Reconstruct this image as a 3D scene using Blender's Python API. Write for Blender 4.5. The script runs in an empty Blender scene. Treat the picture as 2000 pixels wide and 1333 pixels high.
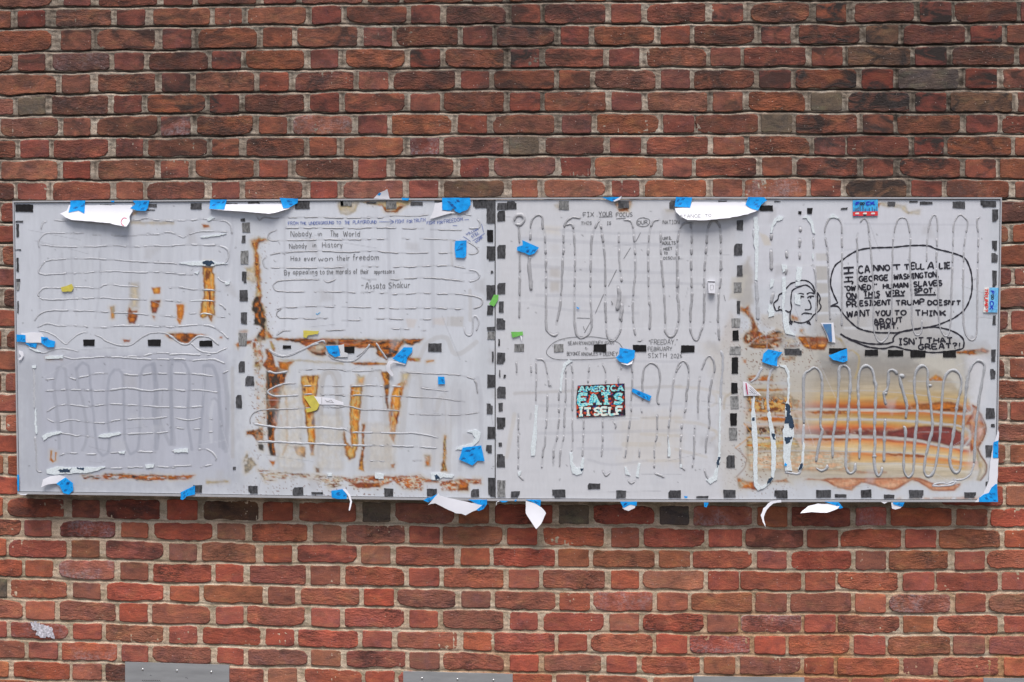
import bpy, bmesh, math, random
import numpy as np
from mathutils import Matrix, Vector
from mathutils.geometry import delaunay_2d_cdt

random.seed(7)
SC = bpy.context.scene
COL = SC.collection

# ------------------------------------------------------------------ camera
F_PX = 2941.0
CAM = Vector((0.294, -5.0, 1.85))
YAW, PITCH, ROLL = math.radians(3.364), math.radians(3.077), math.radians(0.056)
ROT = Matrix.Rotation(YAW, 3, 'Z') @ Matrix.Rotation(math.pi/2-PITCH, 3, 'X') @ Matrix.Rotation(ROLL, 3, 'Z')
cd = bpy.data.cameras.new('camera')
cam = bpy.data.objects.new('camera', cd)
COL.objects.link(cam)
cam.matrix_world = Matrix.Translation(CAM) @ ROT.to_4x4()
cd.sensor_width = 36
cd.lens = F_PX*36/2000
cd.clip_end = 300
SC.camera = cam
# ------------------------------------------------------------------ world, sun, exposure
w = bpy.data.worlds.new('World')
SC.world = w
w.use_nodes = True
wt = w.node_tree
sky = wt.nodes.new('ShaderNodeTexSky')
sky.sky_type = 'NISHITA'
sky.sun_disc = False
SUN_EL, SUN_AZ = math.radians(66), math.radians(172)
sky.sun_elevation = SUN_EL
sky.sun_rotation = SUN_AZ
sky.air_density = 1.0
sky.dust_density = 4.0
sky.ozone_density = 1.0
wt.links.new(sky.outputs[0], wt.nodes['Background'].inputs[0])
wt.nodes['Background'].inputs[1].default_value = 0.052
sl = bpy.data.lights.new('sun', 'SUN')
sl.energy = 1.5
sl.angle = math.radians(30)
sl.color = (1.0, 0.975, 0.94)
so = bpy.data.objects.new('sun', sl)
COL.objects.link(so)
# sun direction: from in front of the wall (-y), high up
so.rotation_euler = (math.radians(90-66), 0, math.radians(4))
so.location = (0, -6, 9)
SC.view_settings.view_transform = 'Standard'
SC.view_settings.look = 'None'
SC.view_settings.gamma = 1
SC.view_settings.use_curve_mapping = False
SC.view_settings.exposure = 1.22

# ------------------------------------------------------------------ helpers
RM = np.array(ROT)
CV = np.array(CAM)


def PV(px, py, y):
    """points of the place seen along photo directions, on the plane at depth y"""
    px = np.asarray(px, float); py = np.asarray(py, float)
    d = np.stack([(px-1000)/F_PX, -(py-666.5)/F_PX, -np.ones_like(px)], -1) @ RM.T
    t = (np.asarray(y, float)-CV[1])/d[..., 1]
    return CV + d*t[..., None]


def link(name, me, parent=None, mat=None):
    o = bpy.data.objects.new(name, me)
    COL.objects.link(o)
    if parent is not None:
        o.parent = parent
    if mat is not None and me is not None:
        me.materials.clear()
        me.materials.append(mat)
    return o


def empty(name, loc, label=None, cat=None, group=None):
    o = bpy.data.objects.new(name, None)
    o.empty_display_size = 0.05
    COL.objects.link(o)
    o.location = loc
    if label: o['label'] = label
    if cat: o['category'] = cat
    if group: o['group'] = group
    return o


def mesh_obj(name, V, F, mat, parent=None, cols=None, smooth=False, extra=None):
    """V world coordinates; the object's origin goes to the middle of the mesh"""
    V = np.asarray(V, float)
    c = (V.min(0)+V.max(0))/2
    me = bpy.data.meshes.new(name)
    me.from_pydata((V-c).tolist(), [], [tuple(f) for f in F])
    if smooth:
        me.polygons.foreach_set('use_smooth', [True]*len(me.polygons))
    if cols is not None:
        a = me.color_attributes.new('tint', 'FLOAT_COLOR', 'POINT')
        a.data.foreach_set('color', np.asarray(cols, float).ravel())
    if extra is not None:
        a = me.color_attributes.new('extra', 'FLOAT_COLOR', 'POINT')
        a.data.foreach_set('color', np.asarray(extra, float).ravel())
    o = link(name, me, None, mat)
    if parent is not None:
        o.parent = parent
        o.location = Vector(c)-parent.location
    else:
        o.location = Vector(c)
    return o


_T = [np.random.RandomState(100+i).rand(256, 256) for i in range(8)]


def vn(x, y, s=0):
    T = _T[s % 8]
    x = x+s*17.3; y = y+s*9.7
    xi = np.floor(x).astype(int); yi = np.floor(y).astype(int)
    fx = x-xi; fy = y-yi
    fx = fx*fx*(3-2*fx); fy = fy*fy*(3-2*fy)
    a = T[xi & 255, yi & 255]; b = T[(xi+1) & 255, yi & 255]
    c = T[xi & 255, (yi+1) & 255]; d = T[(xi+1) & 255, (yi+1) & 255]
    return (a*(1-fx)+b*fx)*(1-fy)+(c*(1-fx)+d*fx)*fy


def fbm(x, y, s=0, o=4):
    r = 0; a = 0.5; t = 0
    for i in range(o):
        r = r+a*vn(x*2**i, y*2**i, s+i); t += a; a *= 0.55
    return r/t


def sstep(a, b, x):
    t = np.clip((x-a)/(b-a), 0, 1)
    return t*t*(3-2*t)


def lin(r, g, b):
    f = lambda c: (c/255/12.92 if c/255 <= 0.04045 else ((c/255+0.055)/1.055)**2.4)
    return (f(r), f(g), f(b))


# regions of the reference from which outlines were measured: origin and scale
RG = {'V4': (1426, 645, 3.656), 'V': (430, 625, 3.656), 'A1': (0, 370, 4.3), 'A2': (330, 370, 4.3), 'A3': (660, 370, 4.3), 'A4': (990, 370, 4.3),
      'A5': (1320, 370, 4.3), 'A6': (1650, 370, 4.3),
      'B1': (0, 670, 4.038), 'B2': (330, 670, 4.038), 'B3': (660, 670, 4.038), 'B4': (990, 670, 4.038),
      'B5': (1320, 670, 4.038), 'B6': (1650, 670, 4.04),
      'S4': (0, 930, 2.985), 'S5': (660, 930, 2.941), 'S6': (1330, 930, 2.985),
      'W2': (550, 410, 4.878), 'W4': (1500, 470, 4.878), 'W3': (1050, 400, 4.166), 'E': (1880, 820, 7.41),
      'L': (820, 950, 7.143), 'Q': (1110, 730, 11.11), 'R': (1640, 380, 20.0), 'T': (1900, 540, 14.81),
      'G': (1430, 580, 8.696), 'K': (480, 640, 8.333), 'O': (90, 375, 9.09), 'N': (230, 1270, 8.333), 'P': (0, 0, 1.0)}


def pts(reg, s):
    x0, y0, k = RG[reg]
    return [(x0+float(a)/k, y0+float(b)/k) for a, b in (q.split(',') for q in s.split())]


# ------------------------------------------------------------------ materials
def newmat(name, base=(0.5, 0.5, 0.5), rough=0.6, metal=0.0, spec=0.5):
    m = bpy.data.materials.new(name)
    m.use_nodes = True
    nt = m.node_tree
    b = nt.nodes['Principled BSDF']
    b.inputs['Base Color'].default_value = (*base, 1)
    b.inputs['Roughness'].default_value = rough
    b.inputs['Metallic'].default_value = metal
    b.inputs['Specular IOR Level'].default_value = spec
    return m, nt, b


def nnoise(nt, scale, detail=4, rough=0.55, vec=None, dist=0.0):
    n = nt.nodes.new('ShaderNodeTexNoise')
    n.inputs['Scale'].default_value = scale
    n.inputs['Detail'].default_value = detail
    n.inputs['Roughness'].default_value = rough
    n.inputs['Distortion'].default_value = dist
    if vec is not None: nt.links.new(vec, n.inputs['Vector'])
    return n


def mapv(nt, src, sc=(1, 1, 1), rot=(0, 0, 0)):
    mp = nt.nodes.new('ShaderNodeMapping')
    mp.inputs['Scale'].default_value = sc
    mp.inputs['Rotation'].default_value = rot
    nt.links.new(src, mp.inputs['Vector'])
    return mp.outputs[0]


def ramp(nt, src, stops):
    r = nt.nodes.new('ShaderNodeValToRGB')
    e = r.color_ramp.elements
    while len(e) < len(stops): e.new(0.5)
    for i, (p, c) in enumerate(stops):
        e[i].position = p
        e[i].color = (*c, 1) if len(c) == 3 else c
    nt.links.new(src, r.inputs[0])
    return r


def mixc(nt, f, a, b, mode='MIX'):
    m = nt.nodes.new('ShaderNodeMix')
    m.data_type = 'RGBA'; m.blend_type = mode
    for s, v in ((m.inputs[0], f), (m.inputs[6], a), (m.inputs[7], b)):
        if isinstance(v, (int, float)): s.default_value = v
        elif isinstance(v, tuple): s.default_value = (*v, 1)
        else: nt.links.new(v, s)
    return m.outputs[2]


def mth(nt, op, a, b=0.0):
    m = nt.nodes.new('ShaderNodeMath'); m.operation = op
    for s, v in ((m.inputs[0], a), (m.inputs[1], b)):
        if isinstance(v, (int, float)): s.default_value = v
        else: nt.links.new(v, s)
    return m.outputs[0]


def bump(nt, b, h, strength=0.5, dist=0.002, prev=None):
    n = nt.nodes.new('ShaderNodeBump')
    n.inputs['Strength'].default_value = strength
    n.inputs['Distance'].default_value = dist
    nt.links.new(h, n.inputs['Height'])
    if prev is not None: nt.links.new(prev, n.inputs['Normal'])
    nt.links.new(n.outputs[0], b.inputs['Normal'])
    return n.outputs[0]


def attr(nt, name):
    a = nt.nodes.new('ShaderNodeAttribute'); a.attribute_name = name
    return a


def worldpos(nt):
    return nt.nodes.new('ShaderNodeNewGeometry').outputs['Position']


def brick_material():
    m, nt, b = newmat('fired_brick', rough=0.9, spec=0.25)
    P = worldpos(nt)
    t = attr(nt, 'tint').outputs['Color']
    ex = attr(nt, 'extra')
    sp = nt.nodes.new('ShaderNodeSeparateColor')
    nt.links.new(ex.outputs['Color'], sp.inputs[0])
    crease, effl, soot = sp.outputs[0], sp.outputs[1], sp.outputs[2]
    big = nnoise(nt, 17, 6, 0.66, mapv(nt, P, (.8, 1, 1.4)), 0.6)
    c1 = ramp(nt, big.outputs[0], [(0.30, (0.46, 0.50, 0.56)), (0.46, (0.90, 0.90, 0.92)), (0.56, (1.08, 1.04, 1.0)), (0.70, (1.45, 1.30, 1.18))]).outputs[0]
    c = mixc(nt, 1.0, t, c1, 'MULTIPLY')
    # hue drift: orange and purple patches
    hn = nnoise(nt, 16, 3, 0.5, mapv(nt, P, (1, 1, 1.8)))
    hu = ramp(nt, hn.outputs[0], [(0.36, (1.0, 1.0, 1.0)), (0.52, (1, 1, 1)), (0.70, (1.10, 1.28, 1.12))]).outputs[0]
    c = mixc(nt, 1.0, c, hu, 'MULTIPLY')
    hv = ramp(nt, nnoise(nt, 23, 3, 0.5, P).outputs[0], [(0.3, (0.92, 1.02, 1.28)), (0.46, (1, 1, 1))]).outputs[0]
    c = mixc(nt, 0.7, c, hv, 'MULTIPLY')
    # fine sand grain
    g = nnoise(nt, 420, 3, 0.7, P)
    gr = ramp(nt, g.outputs[0], [(0.3, (0.60, 0.60, 0.60)), (0.7, (1.40, 1.40, 1.40))]).outputs[0]
    c = mixc(nt, 0.7, c, gr, 'MULTIPLY')
    # drag creases, darker inside
    cr = nnoise(nt, 30, 6, 0.68, mapv(nt, P, (0.5, 1, 2.2)), 2.2)
    ridge = mth(nt, 'ABSOLUTE', mth(nt, 'SUBTRACT', cr.outputs[0], 0.5))
    line = ramp(nt, ridge, [(0.0, (1, 1, 1)), (0.03, (0.4, 0.4, 0.4)), (0.07, (0, 0, 0))]).outputs[0]
    gate = ramp(nt, nnoise(nt, 9, 2, 0.5, P).outputs[0], [(0.5, (0, 0, 0)), (0.62, (1, 1, 1))]).outputs[0]
    lf = mth(nt, 'MULTIPLY', mth(nt, 'MULTIPLY', line, crease), gate)
    c = mixc(nt, lf, c, (0.035, 0.024, 0.02))
    # soot
    sn = ramp(nt, nnoise(nt, 13, 5, 0.62, mapv(nt, P, (0.8, 1, 1.6)), 0.8).outputs[0], [(0.44, (0, 0, 0)), (0.60, (1, 1, 1))]).outputs[0]
    sf = mth(nt, 'MULTIPLY', sn, soot)
    c = mixc(nt, sf, c, (0.036, 0.028, 0.026))
    # efflorescence
    e1 = ramp(nt, nnoise(nt, 110, 6, 0.8, P, 0.3).outputs[0], [(0.42, (0, 0, 0)), (0.66, (1, 1, 1))]).outputs[0]
    e2 = ramp(nt, nnoise(nt, 14, 2, 0.5, P).outputs[0], [(0.40, (0, 0, 0)), (0.62, (1, 1, 1))]).outputs[0]
    en = mth(nt, 'MULTIPLY', e1, mth(nt, 'MAXIMUM', e2, mth(nt, 'SUBTRACT', effl, 1.0)))
    ef = mth(nt, 'MINIMUM', mth(nt, 'MULTIPLY', en, effl), 1.0)
    c = mixc(nt, ef, c, (0.52, 0.50, 0.55))
    # pale grit
    vo = nt.nodes.new('ShaderNodeTexVoronoi'); vo.inputs['Scale'].default_value = 95
    nt.links.new(P, vo.inputs['Vector'])
    sc_ = nt.nodes.new('ShaderNodeSeparateColor'); nt.links.new(vo.outputs['Color'], sc_.inputs[0])
    dots = mth(nt, 'MULTIPLY', mth(nt, 'LESS_THAN', vo.outputs['Distance'], 0.13), mth(nt, 'GREATER_THAN', sc_.outputs[0], 0.86))
    c = mixc(nt, mth(nt, 'MULTIPLY', dots, 0.6), c, (0.55, 0.47, 0.42))
    nt.links.new(c, b.inputs['Base Color'])
    n1 = bump(nt, b, g.outputs[0], 0.5, 0.0012)
    med = nnoise(nt, 60, 5, 0.65, mapv(nt, P, (0.6, 1, 1.6)), 1.0)
    n2 = bump(nt, b, mth(nt, 'MULTIPLY', med.outputs[0], mth(nt, 'ADD', crease, 0.25)), 0.9, 0.006, n1)
    n3 = bump(nt, b, mth(nt, 'MULTIPLY', line, mth(nt, 'MULTIPLY', crease, gate)), -0.9, 0.004, n2)
    return m


def tint_material(name, rough=0.6, grain=0.25, gscale=300, bstr=0.3, bdist=0.001, spec=0.4, streak=None):
    m, nt, b = newmat(name, rough=rough, spec=spec)
    P = worldpos(nt)
    t = attr(nt, 'tint').outputs['Color']
    n = nnoise(nt, gscale, 4, 0.65, P if streak is None else mapv(nt, P, streak))
    g = ramp(nt, n.outputs[0], [(0.3, (1-grain,)*3), (0.7, (1+grain,)*3)]).outputs[0]
    c = mixc(nt, 1.0, t, g, 'MULTIPLY')
    nt.links.new(c, b.inputs['Base Color'])
    bump(nt, b, n.outputs[0], bstr, bdist)
    return m, nt, b


M_BRICK = brick_material()
M_MORTAR, _, _ = tint_material('lime_mortar', 0.95, 0.32, 260, 0.7, 0.0025, 0.2)
M_SHEET, nt_, b_ = tint_material('weathered_sheet', 0.52, 0.035, 120, 0.08, 0.0005, 0.35, (1, 1, 0.25))
rn = nnoise(nt_, 6, 4, 0.6, worldpos(nt_))
nt_.links.new(ramp(nt_, rn.outputs[0], [(0.3, (0.42,)*3), (0.7, (0.62,)*3)]).outputs[0], b_.inputs['Roughness'])
M_BEAD, _, _ = tint_material('dried_adhesive', 0.5, 0.16, 240, 0.5, 0.001, 0.4)
M_PAD, _, _ = tint_material('foam_pad', 0.85, 0.75, 150, 0.4, 0.001, 0.3, (1, 1, 0.35))


def simple(name, col, rough=0.6, metal=0.0, var=0.08, scale=60, bstr=0.1, spec=0.5, streak=(1, 1, 1)):
    m, nt, b = newmat(name, col, rough, metal, spec)
    P = worldpos(nt)
    n = nnoise(nt, scale, 4, 0.6, mapv(nt, P, streak))
    g = ramp(nt, n.outputs[0], [(0.3, tuple(c*(1-var) for c in col)), (0.7, tuple(min(1, c*(1+var)) for c in col))])
    nt.links.new(g.outputs[0], b.inputs['Base Color'])
    bump(nt, b, n.outputs[0], bstr, 0.001)
    return m


M_RAIL = simple('aluminium_rail', lin(176, 176, 180), 0.5, 0.1, 0.06, 40, 0.05, streak=(0.3, 1, 1))
M_SHADOWGAP = simple('shadow_gap_black', (0.018, 0.018, 0.02), 0.8)  # near-black colour standing in for shade in the gap behind the rails
M_PAPER = simple('white_paper', (0.80, 0.80, 0.86), 0.8, 0, 0.02, 25, 0.15)
M_PAPER2 = simple('off_white_paper', (0.62, 0.63, 0.66), 0.8, 0, 0.05, 40, 0.2)
M_TAPE = simple('blue_masking_tape', (0.006, 0.33, 0.90), 0.62, 0, 0.25, 55, 0.5, 0.3)
M_TAPEL = simple('pale_blue_masking_tape', (0.02, 0.42, 0.80), 0.62, 0, 0.2, 70, 0.4, 0.3)
M_TPRINT = simple('tape_print_ink', (0.01, 0.06, 0.26), 0.6)
M_YELLOW = simple('yellow_masking_tape', (0.62, 0.53, 0.09), 0.6, 0, 0.12, 60, 0.4)
M_GREEN = simple('green_masking_tape', (0.17, 0.52, 0.10), 0.6, 0, 0.12, 60, 0.4)
M_MARKER = simple('black_marker_ink', (0.020, 0.018, 0.028), 0.5, 0, 0.3, 120)
M_PENCIL = simple('grey_pen_ink', (0.16, 0.16, 0.17), 0.6, 0, 0.3, 200)
M_PENFAINT = simple('faint_pencil', (0.19, 0.19, 0.20), 0.6, 0, 0.3, 200)
M_BLUEINK = simple('blue_pen_ink', (0.12, 0.17, 0.44), 0.6, 0, 0.3, 200)
M_REDINK = simple('red_marker_ink', (0.48, 0.02, 0.10), 0.6, 0, 0.1)
M_STEEL = simple('brushed_steel', lin(150, 151, 153), 0.45, 0.1, 0.14, 22, 0.08, streak=(0.35, 1, 2.0))
M_SCREW = simple('screw_steel', lin(215, 215, 215), 0.25, 0.8, 0.05)
M_HOLE = simple('speaker_hole', (0.01, 0.01, 0.01), 0.9)
M_NAVY = simple('navy_smear', (0.02, 0.045, 0.085), 0.6, 0, 0.5, 150, 0.2)


# ------------------------------------------------------------------ ground
def flat_sheet(name, V, mat, kind):
    o = mesh_obj(name, V, [(0, 1, 2, 3)], mat)
    o['kind'] = kind
    return o


M_PAVE = simple('concrete_pavement', (0.10, 0.09, 0.08), 0.9, 0, 0.15, 8, 0.3)
flat_sheet('pavement', [(-60, -60, 0), (60, -60, 0), (60, 0.02, 0), (-60, 0.02, 0)], M_PAVE, 'structure')  # ground out of view, added to bounce light onto the wall

# ------------------------------------------------------------------ brick wall
JX = np.array([0, 670, 1335, 2000.])
JT = [(18, 10, 4, 0), (59, 50, 48, 45), (103.5, 95, 90, 88), (144.5, 136.5, 133, 131), (187.5, 179, 177, 177),
      (228, 222.5, 220.5, 221.5), (271, 265.5, 263.5, 263), (312, 307, 305, 307), (353.5, 350, 347.5, 351), (394, 391, 388, 390)]
LS = [436.5, 478, 521.5, 560.5, 601.5, 642.5, 682.5, 725.5, 766.5, 808, 847, 886, 928, 969]
RS = [436.5, 477, 520.5, 559.5, 605.5, 650, 698, 740.5, 780, 824, 864.5, 907.5, 946.5, 991.5]
for a, b in zip(LS, RS):
    JT.append((a, a+(b-a)*.335+2, a+(b-a)*.667+1, b))
JT += [(1011, 1022.5, 1030, 1032), (1049.5, 1063, 1072, 1072.5), (1089, 1104, 1113.5, 1115), (1129, 1146.5, 1155, 1157),
       (1168, 1186, 1197, 1199.6), (1210.5, 1227.5, 1237.5, 1239.5), (1248, 1268, 1279.5, 1282), (1288.5, 1306.5, 1319, 1323),
       (1326, 1346, 1360, 1364)]
NB, NA = 7, 7
up = [tuple(JT[0][k]-43.5*i+(0, 1, 1, 0)[k]*0 for k in range(4)) for i in range(NB, 0, -1)]
dn = [tuple(JT[-1][k]+40.5*i for k in range(4)) for i in range(1, NA+1)]
J = np.array(up+JT+dn)          # bed joint lines; row r of the photo lies between J[NB+r-1] and J[NB+r]


def jline(i, x):
    """smooth line of bed joint i with a little hand-laid wobble"""
    x = np.asarray(x, float)
    # cubic through the four stations (linear outside)
    c = np.polyfit(JX/2000, J[i], 3)
    xc = np.clip(x, -60, 2060)
    y = np.polyval(c, xc/2000)
    d = (np.polyval(c, (xc+1)/2000)-np.polyval(c, (xc-1)/2000))/2
    y = y+d*(x-xc)*0.4
    return y+(vn(x/58., x*0+i*3.7, 2)-0.5)*3.6+(vn(x/17., x*0+i*5.1, 3)-0.5)*1.2


S1 = """|300 372|527 577|915 955|1120 1155|1490 1540|1725 1762|
|60 105|262 328|645 682|845 897|1222 1255|1410 1447|1780 1820|1988
|298 357|530 570|900 950|1115 1160|1495 1535|1700 1735|
|70 107|262 308|635 668|838 872|1210 1237|1405 1437|1770 1812|1970
|325 362|522 572|903 945|1107 1143|1480 1515|1680 1725|
|75 107|263 305|628 665|825 862|1195 1225|1392 1430|1770 1810|1975
5|335 372|525 567|915 940|1107 1150|1470 1512|1672 1712|
|88 120|285 315|628 678|833 865|1205 1237|1392 1440|1770 1805|1960
10|332 368|525 577|900 938|1100 1143|1478 1512|1675 1725|
|80 105|270 312|640 680|832 860|1190 1237|1395 1430|1760 1812|1965""".split('\n')
S2 = """
|15 52|392 422|585 625|962 1000|1160 1190|1533 1572|1740 1778|
|110 150|310 338|687 720|885 915|1240 1282|1440 1475|1815 1855|
48|380 418|585 620|950 993|1155 1190|1523 1560|1730 1777|
|88 122|290 322|670 708|868 900|1240 1272|1447 1478|1822 1857|
42|382 418|585 612|950 990|1160 1190|1535 1575|1742 1780|
|80 118|282 312|650 690|855 895|1240 1290|1455 1490|1840 1870|
38|372 418|580 608|948 985|1150 1195|1525 1565|1740 1775|
|85 118|278 330|660 705|865 900|1245 1280|1450 1478|1830 1868|
33|370 410|575 610|950 1000|1145 1187|1533 1575|1730 1765|""".split('\n')
S3 = """
|140 180|360 410|745 790|962 1015|1355 1395|1575 1597|1955 1985|
|50 80|425 470|640 690|1040 1080|1265 1300|1655 1690|1870 1903|
|145 175|345 370|725 765|940 975|1335 1367|1547 1585|1938 1975|
|50 80|425 458|640 670|1020 1055|1235 1270|1615 1660|1840 1880|
|150 188|358 395|722 760|938 978|1330 1370|1545 1573|1930 1965|
|75 88|448 470|648 672|1025 1062|1238 1265|1625 1665|1843 1875|
|155 188|367 400|748 778|955 970|1325 1362|1530 1555|1922 1950|
|60 88|438 475|645 675|1025 1065|1235 1280|1625 1660|1835 1862|
|145 188|355 375|730 760|932 965|1312 1345|1520 1550|1908 1950|""".split('\n')
S4 = """|15 45|370 420|580 620|930 975|1150 1190|1505 1535|1705 1745|
|122 145|300 352|670 708|862 900|1235 1268|1430 1470|1790 1825|1990
|35 55|385 418|578 620|948 988|1145 1178|1490 1537|1700 1735|
|128 150|308 345|665 703|862 895|1232 1258|1418 1458|1780 1812|1983
|40 65|388 427|585 625|950 992|1160 1190|1530 1565|1720 1757|
|130 152|318 350|672 698|860 888|1222 1260|1418 1443|1775 1817|1980
|38 65|395 428|592 618|950 987|1148 1185|1520 1550|1715 1742|
|142 168|335 362|680 712|862 892|1228 1268|1418 1448|1790 1815|1985
|48 82|405 425|590 618|950 990|1150 1190|1535 1565|1730 1780|""".split('\n')
S5 = """|100 143|300 332|665 695|865 905|1230 1270|1440 1470|1815 1850|
|20 50|382 412|582 605|942 975|1143 1183|1525 1572|1728 1760|
|105 135|300 335|668 707|870 895|1243 1268|1440 1468|1817 1845|
|12 45|378 410|580 610|948 982|1153 1180|1530 1570|1728 1752|
|120 152|320 343|673 712|875 905|1248 1275|1447 1470|1805 1835|
|12 42|377 413|573 605|948 990|1145 1183|1525 1562|1728 1755|
|115 143|308 345|685 722|882 900|1243 1268|1430 1455|1805 1830|
|15 52|385 413|583 608|950 988|1150 1187|1510 1545|1715 1747|
|135 160|325 350|685 720|875 905|1228 1255|1425 1445|1785 1815|""".split('\n')
S6 = """|45 75|413 447|620 648|985 1020|1195 1225|1575 1605|1785 1808|
|135 163|355 380|712 738|915 933|1282 1310|1487 1507|1857 1888|
|52 72|412 445|615 645|990 1020|1195 1215|1555 1598|1770 1787|
|130 160|335 348|700 725|900 918|1262 1295|1475 1492|1845 1870|
|38 63|412 437|615 640|990 1018|1192 1215|1565 1603|1775 1797|
|130 155|333 352|700 722|900 917|1270 1297|1470 1497|1845 1883|
|35 53|400 430|607 630|982 1010|1190 1210|1568 1590|1770 1797|
|108 135|313 345|695 720|890 915|1270 1297|1470 1500|1850 1885|
|70 90|440 465|640 670|975 1000|1180 1215|1560 1590|1765 1800|""".split('\n')


def parse(s, x0, k):
    out = []
    for q in s.split():
        a, b = q.split('|')
        out.append([x0+float(a)/k if a else None, x0+float(b)/k if b else None])
    return out


def join_rows(*parts):
    out = []
    for p in parts:
        p = [list(q) for q in p]
        if not p: continue
        if out and p[0][0] is None:
            if out[-1][1] is None:
                out[-1][1] = p[0][1]; p = p[1:]
            else:
                p = p[1:]
        elif out and out[-1][1] is None:
            out[-1][1] = p[0][0]-11
        out += p
    return out


ROWS = {}
for i in range(10):
    ROWS[i] = join_rows(parse(S1[i], 0, 2.985), parse(S2[i], 660, 2.941), parse(S3[i], 1330, 2.985))
for i in range(9):
    ROWS[24+i] = join_rows(parse(S4[i], 0, 2.985), parse(S5[i], 660, 2.941), parse(S6[i], 1330, 2.985))
LL = {10: (3, 110, 118), 11: (None, 29, 38), 12: (6, 112, 120), 13: (None, 30, 40), 14: (9, 112, 120), 15: (None, 30, 40), 16: (14, 115, 123),
      17: (None, 32, 41), 18: (12, 115, 124), 19: (None, 34, 43), 20: (12, 115, 124), 21: (None, 34, 43), 22: (16, 118, 126), 23: (None, 33, 42)}
RR = {10: (1954, 2070), 11: (1968, 1979), 12: (1952, 2075), 13: (1974, 1983), 14: (1952, 2075), 15: (1968, 1976), 16: (1952, 2074), 17: (1961, 1973),
      18: (1950, 2070), 19: (1967, 1974), 20: (1950, 2070), 21: (1963, 1974), 22: (1948, 2070), 23: (1958, 1966)}
rnd = random.Random(3)


def complete(row):
    """fill open ends and continue the alternation to both sides"""
    row = [list(r) for r in row]
    if row[0][0] is None:
        nxt = row[1][1]-row[1][0]
        row[0][0] = row[0][1]-(112 if nxt < 80 else 56)
    if row[-1][1] is None:
        prv = row[-2][1]-row[-2][0]
        row[-1][1] = row[-1][0]+(118 if prv < 80 else 59)
    while row[0][0] > -560:
        wd = (112 if row[0][1]-row[0][0] < 85 else 55)+rnd.uniform(-2, 2)
        e = row[0][0]-rnd.uniform(9, 13)
        row.insert(0, [e-wd, e])
    while row[-1][1] < 2560:
        wd = (120 if row[-1][1]-row[-1][0] < 85 else 59)+rnd.uniform(-2, 2)
        s = row[-1][1]+rnd.uniform(9, 13)
        row.append([s, s+wd])
    return row


NR = J.shape[0]-1
FULL = {}
for r in range(10): FULL[r] = complete(ROWS[r])
for r in range(24, 33): FULL[r] = complete(ROWS[r])
for r in range(10, 24):
    a, b, c = LL[r]
    left = complete([[a if a is not None else b-57, b], [c, c+(56 if a is not None else 112)]])
    left = [q for q in left if q[1] < 190]
    a2, b2 = RR[r]
    if r % 2 == 0:
        right = [[a2-66, a2-9], [a2, b2]]
    else:
        right = [[a2-59, a2], [b2, b2+59]] if False else [[a2-118, a2], [b2, b2+59]]
    right = [q for q in complete([[-500, -440]]+right) if q[0] > 1800]
    FULL[r] = left+right
for r in range(-NB+1, 0):
    FULL[r] = complete([[a+rnd.uniform(-3, 3), b+rnd.uniform(-3, 3)] for a, b in FULL[r % 2 if r % 2 else 2][2:-2]])
for r in range(33, 33+NA):
    FULL[r] = complete([[a+rnd.uniform(-3, 3), b+rnd.uniform(-3, 3)] for a, b in FULL[31 if r % 2 else 30][2:-2]])

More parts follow.
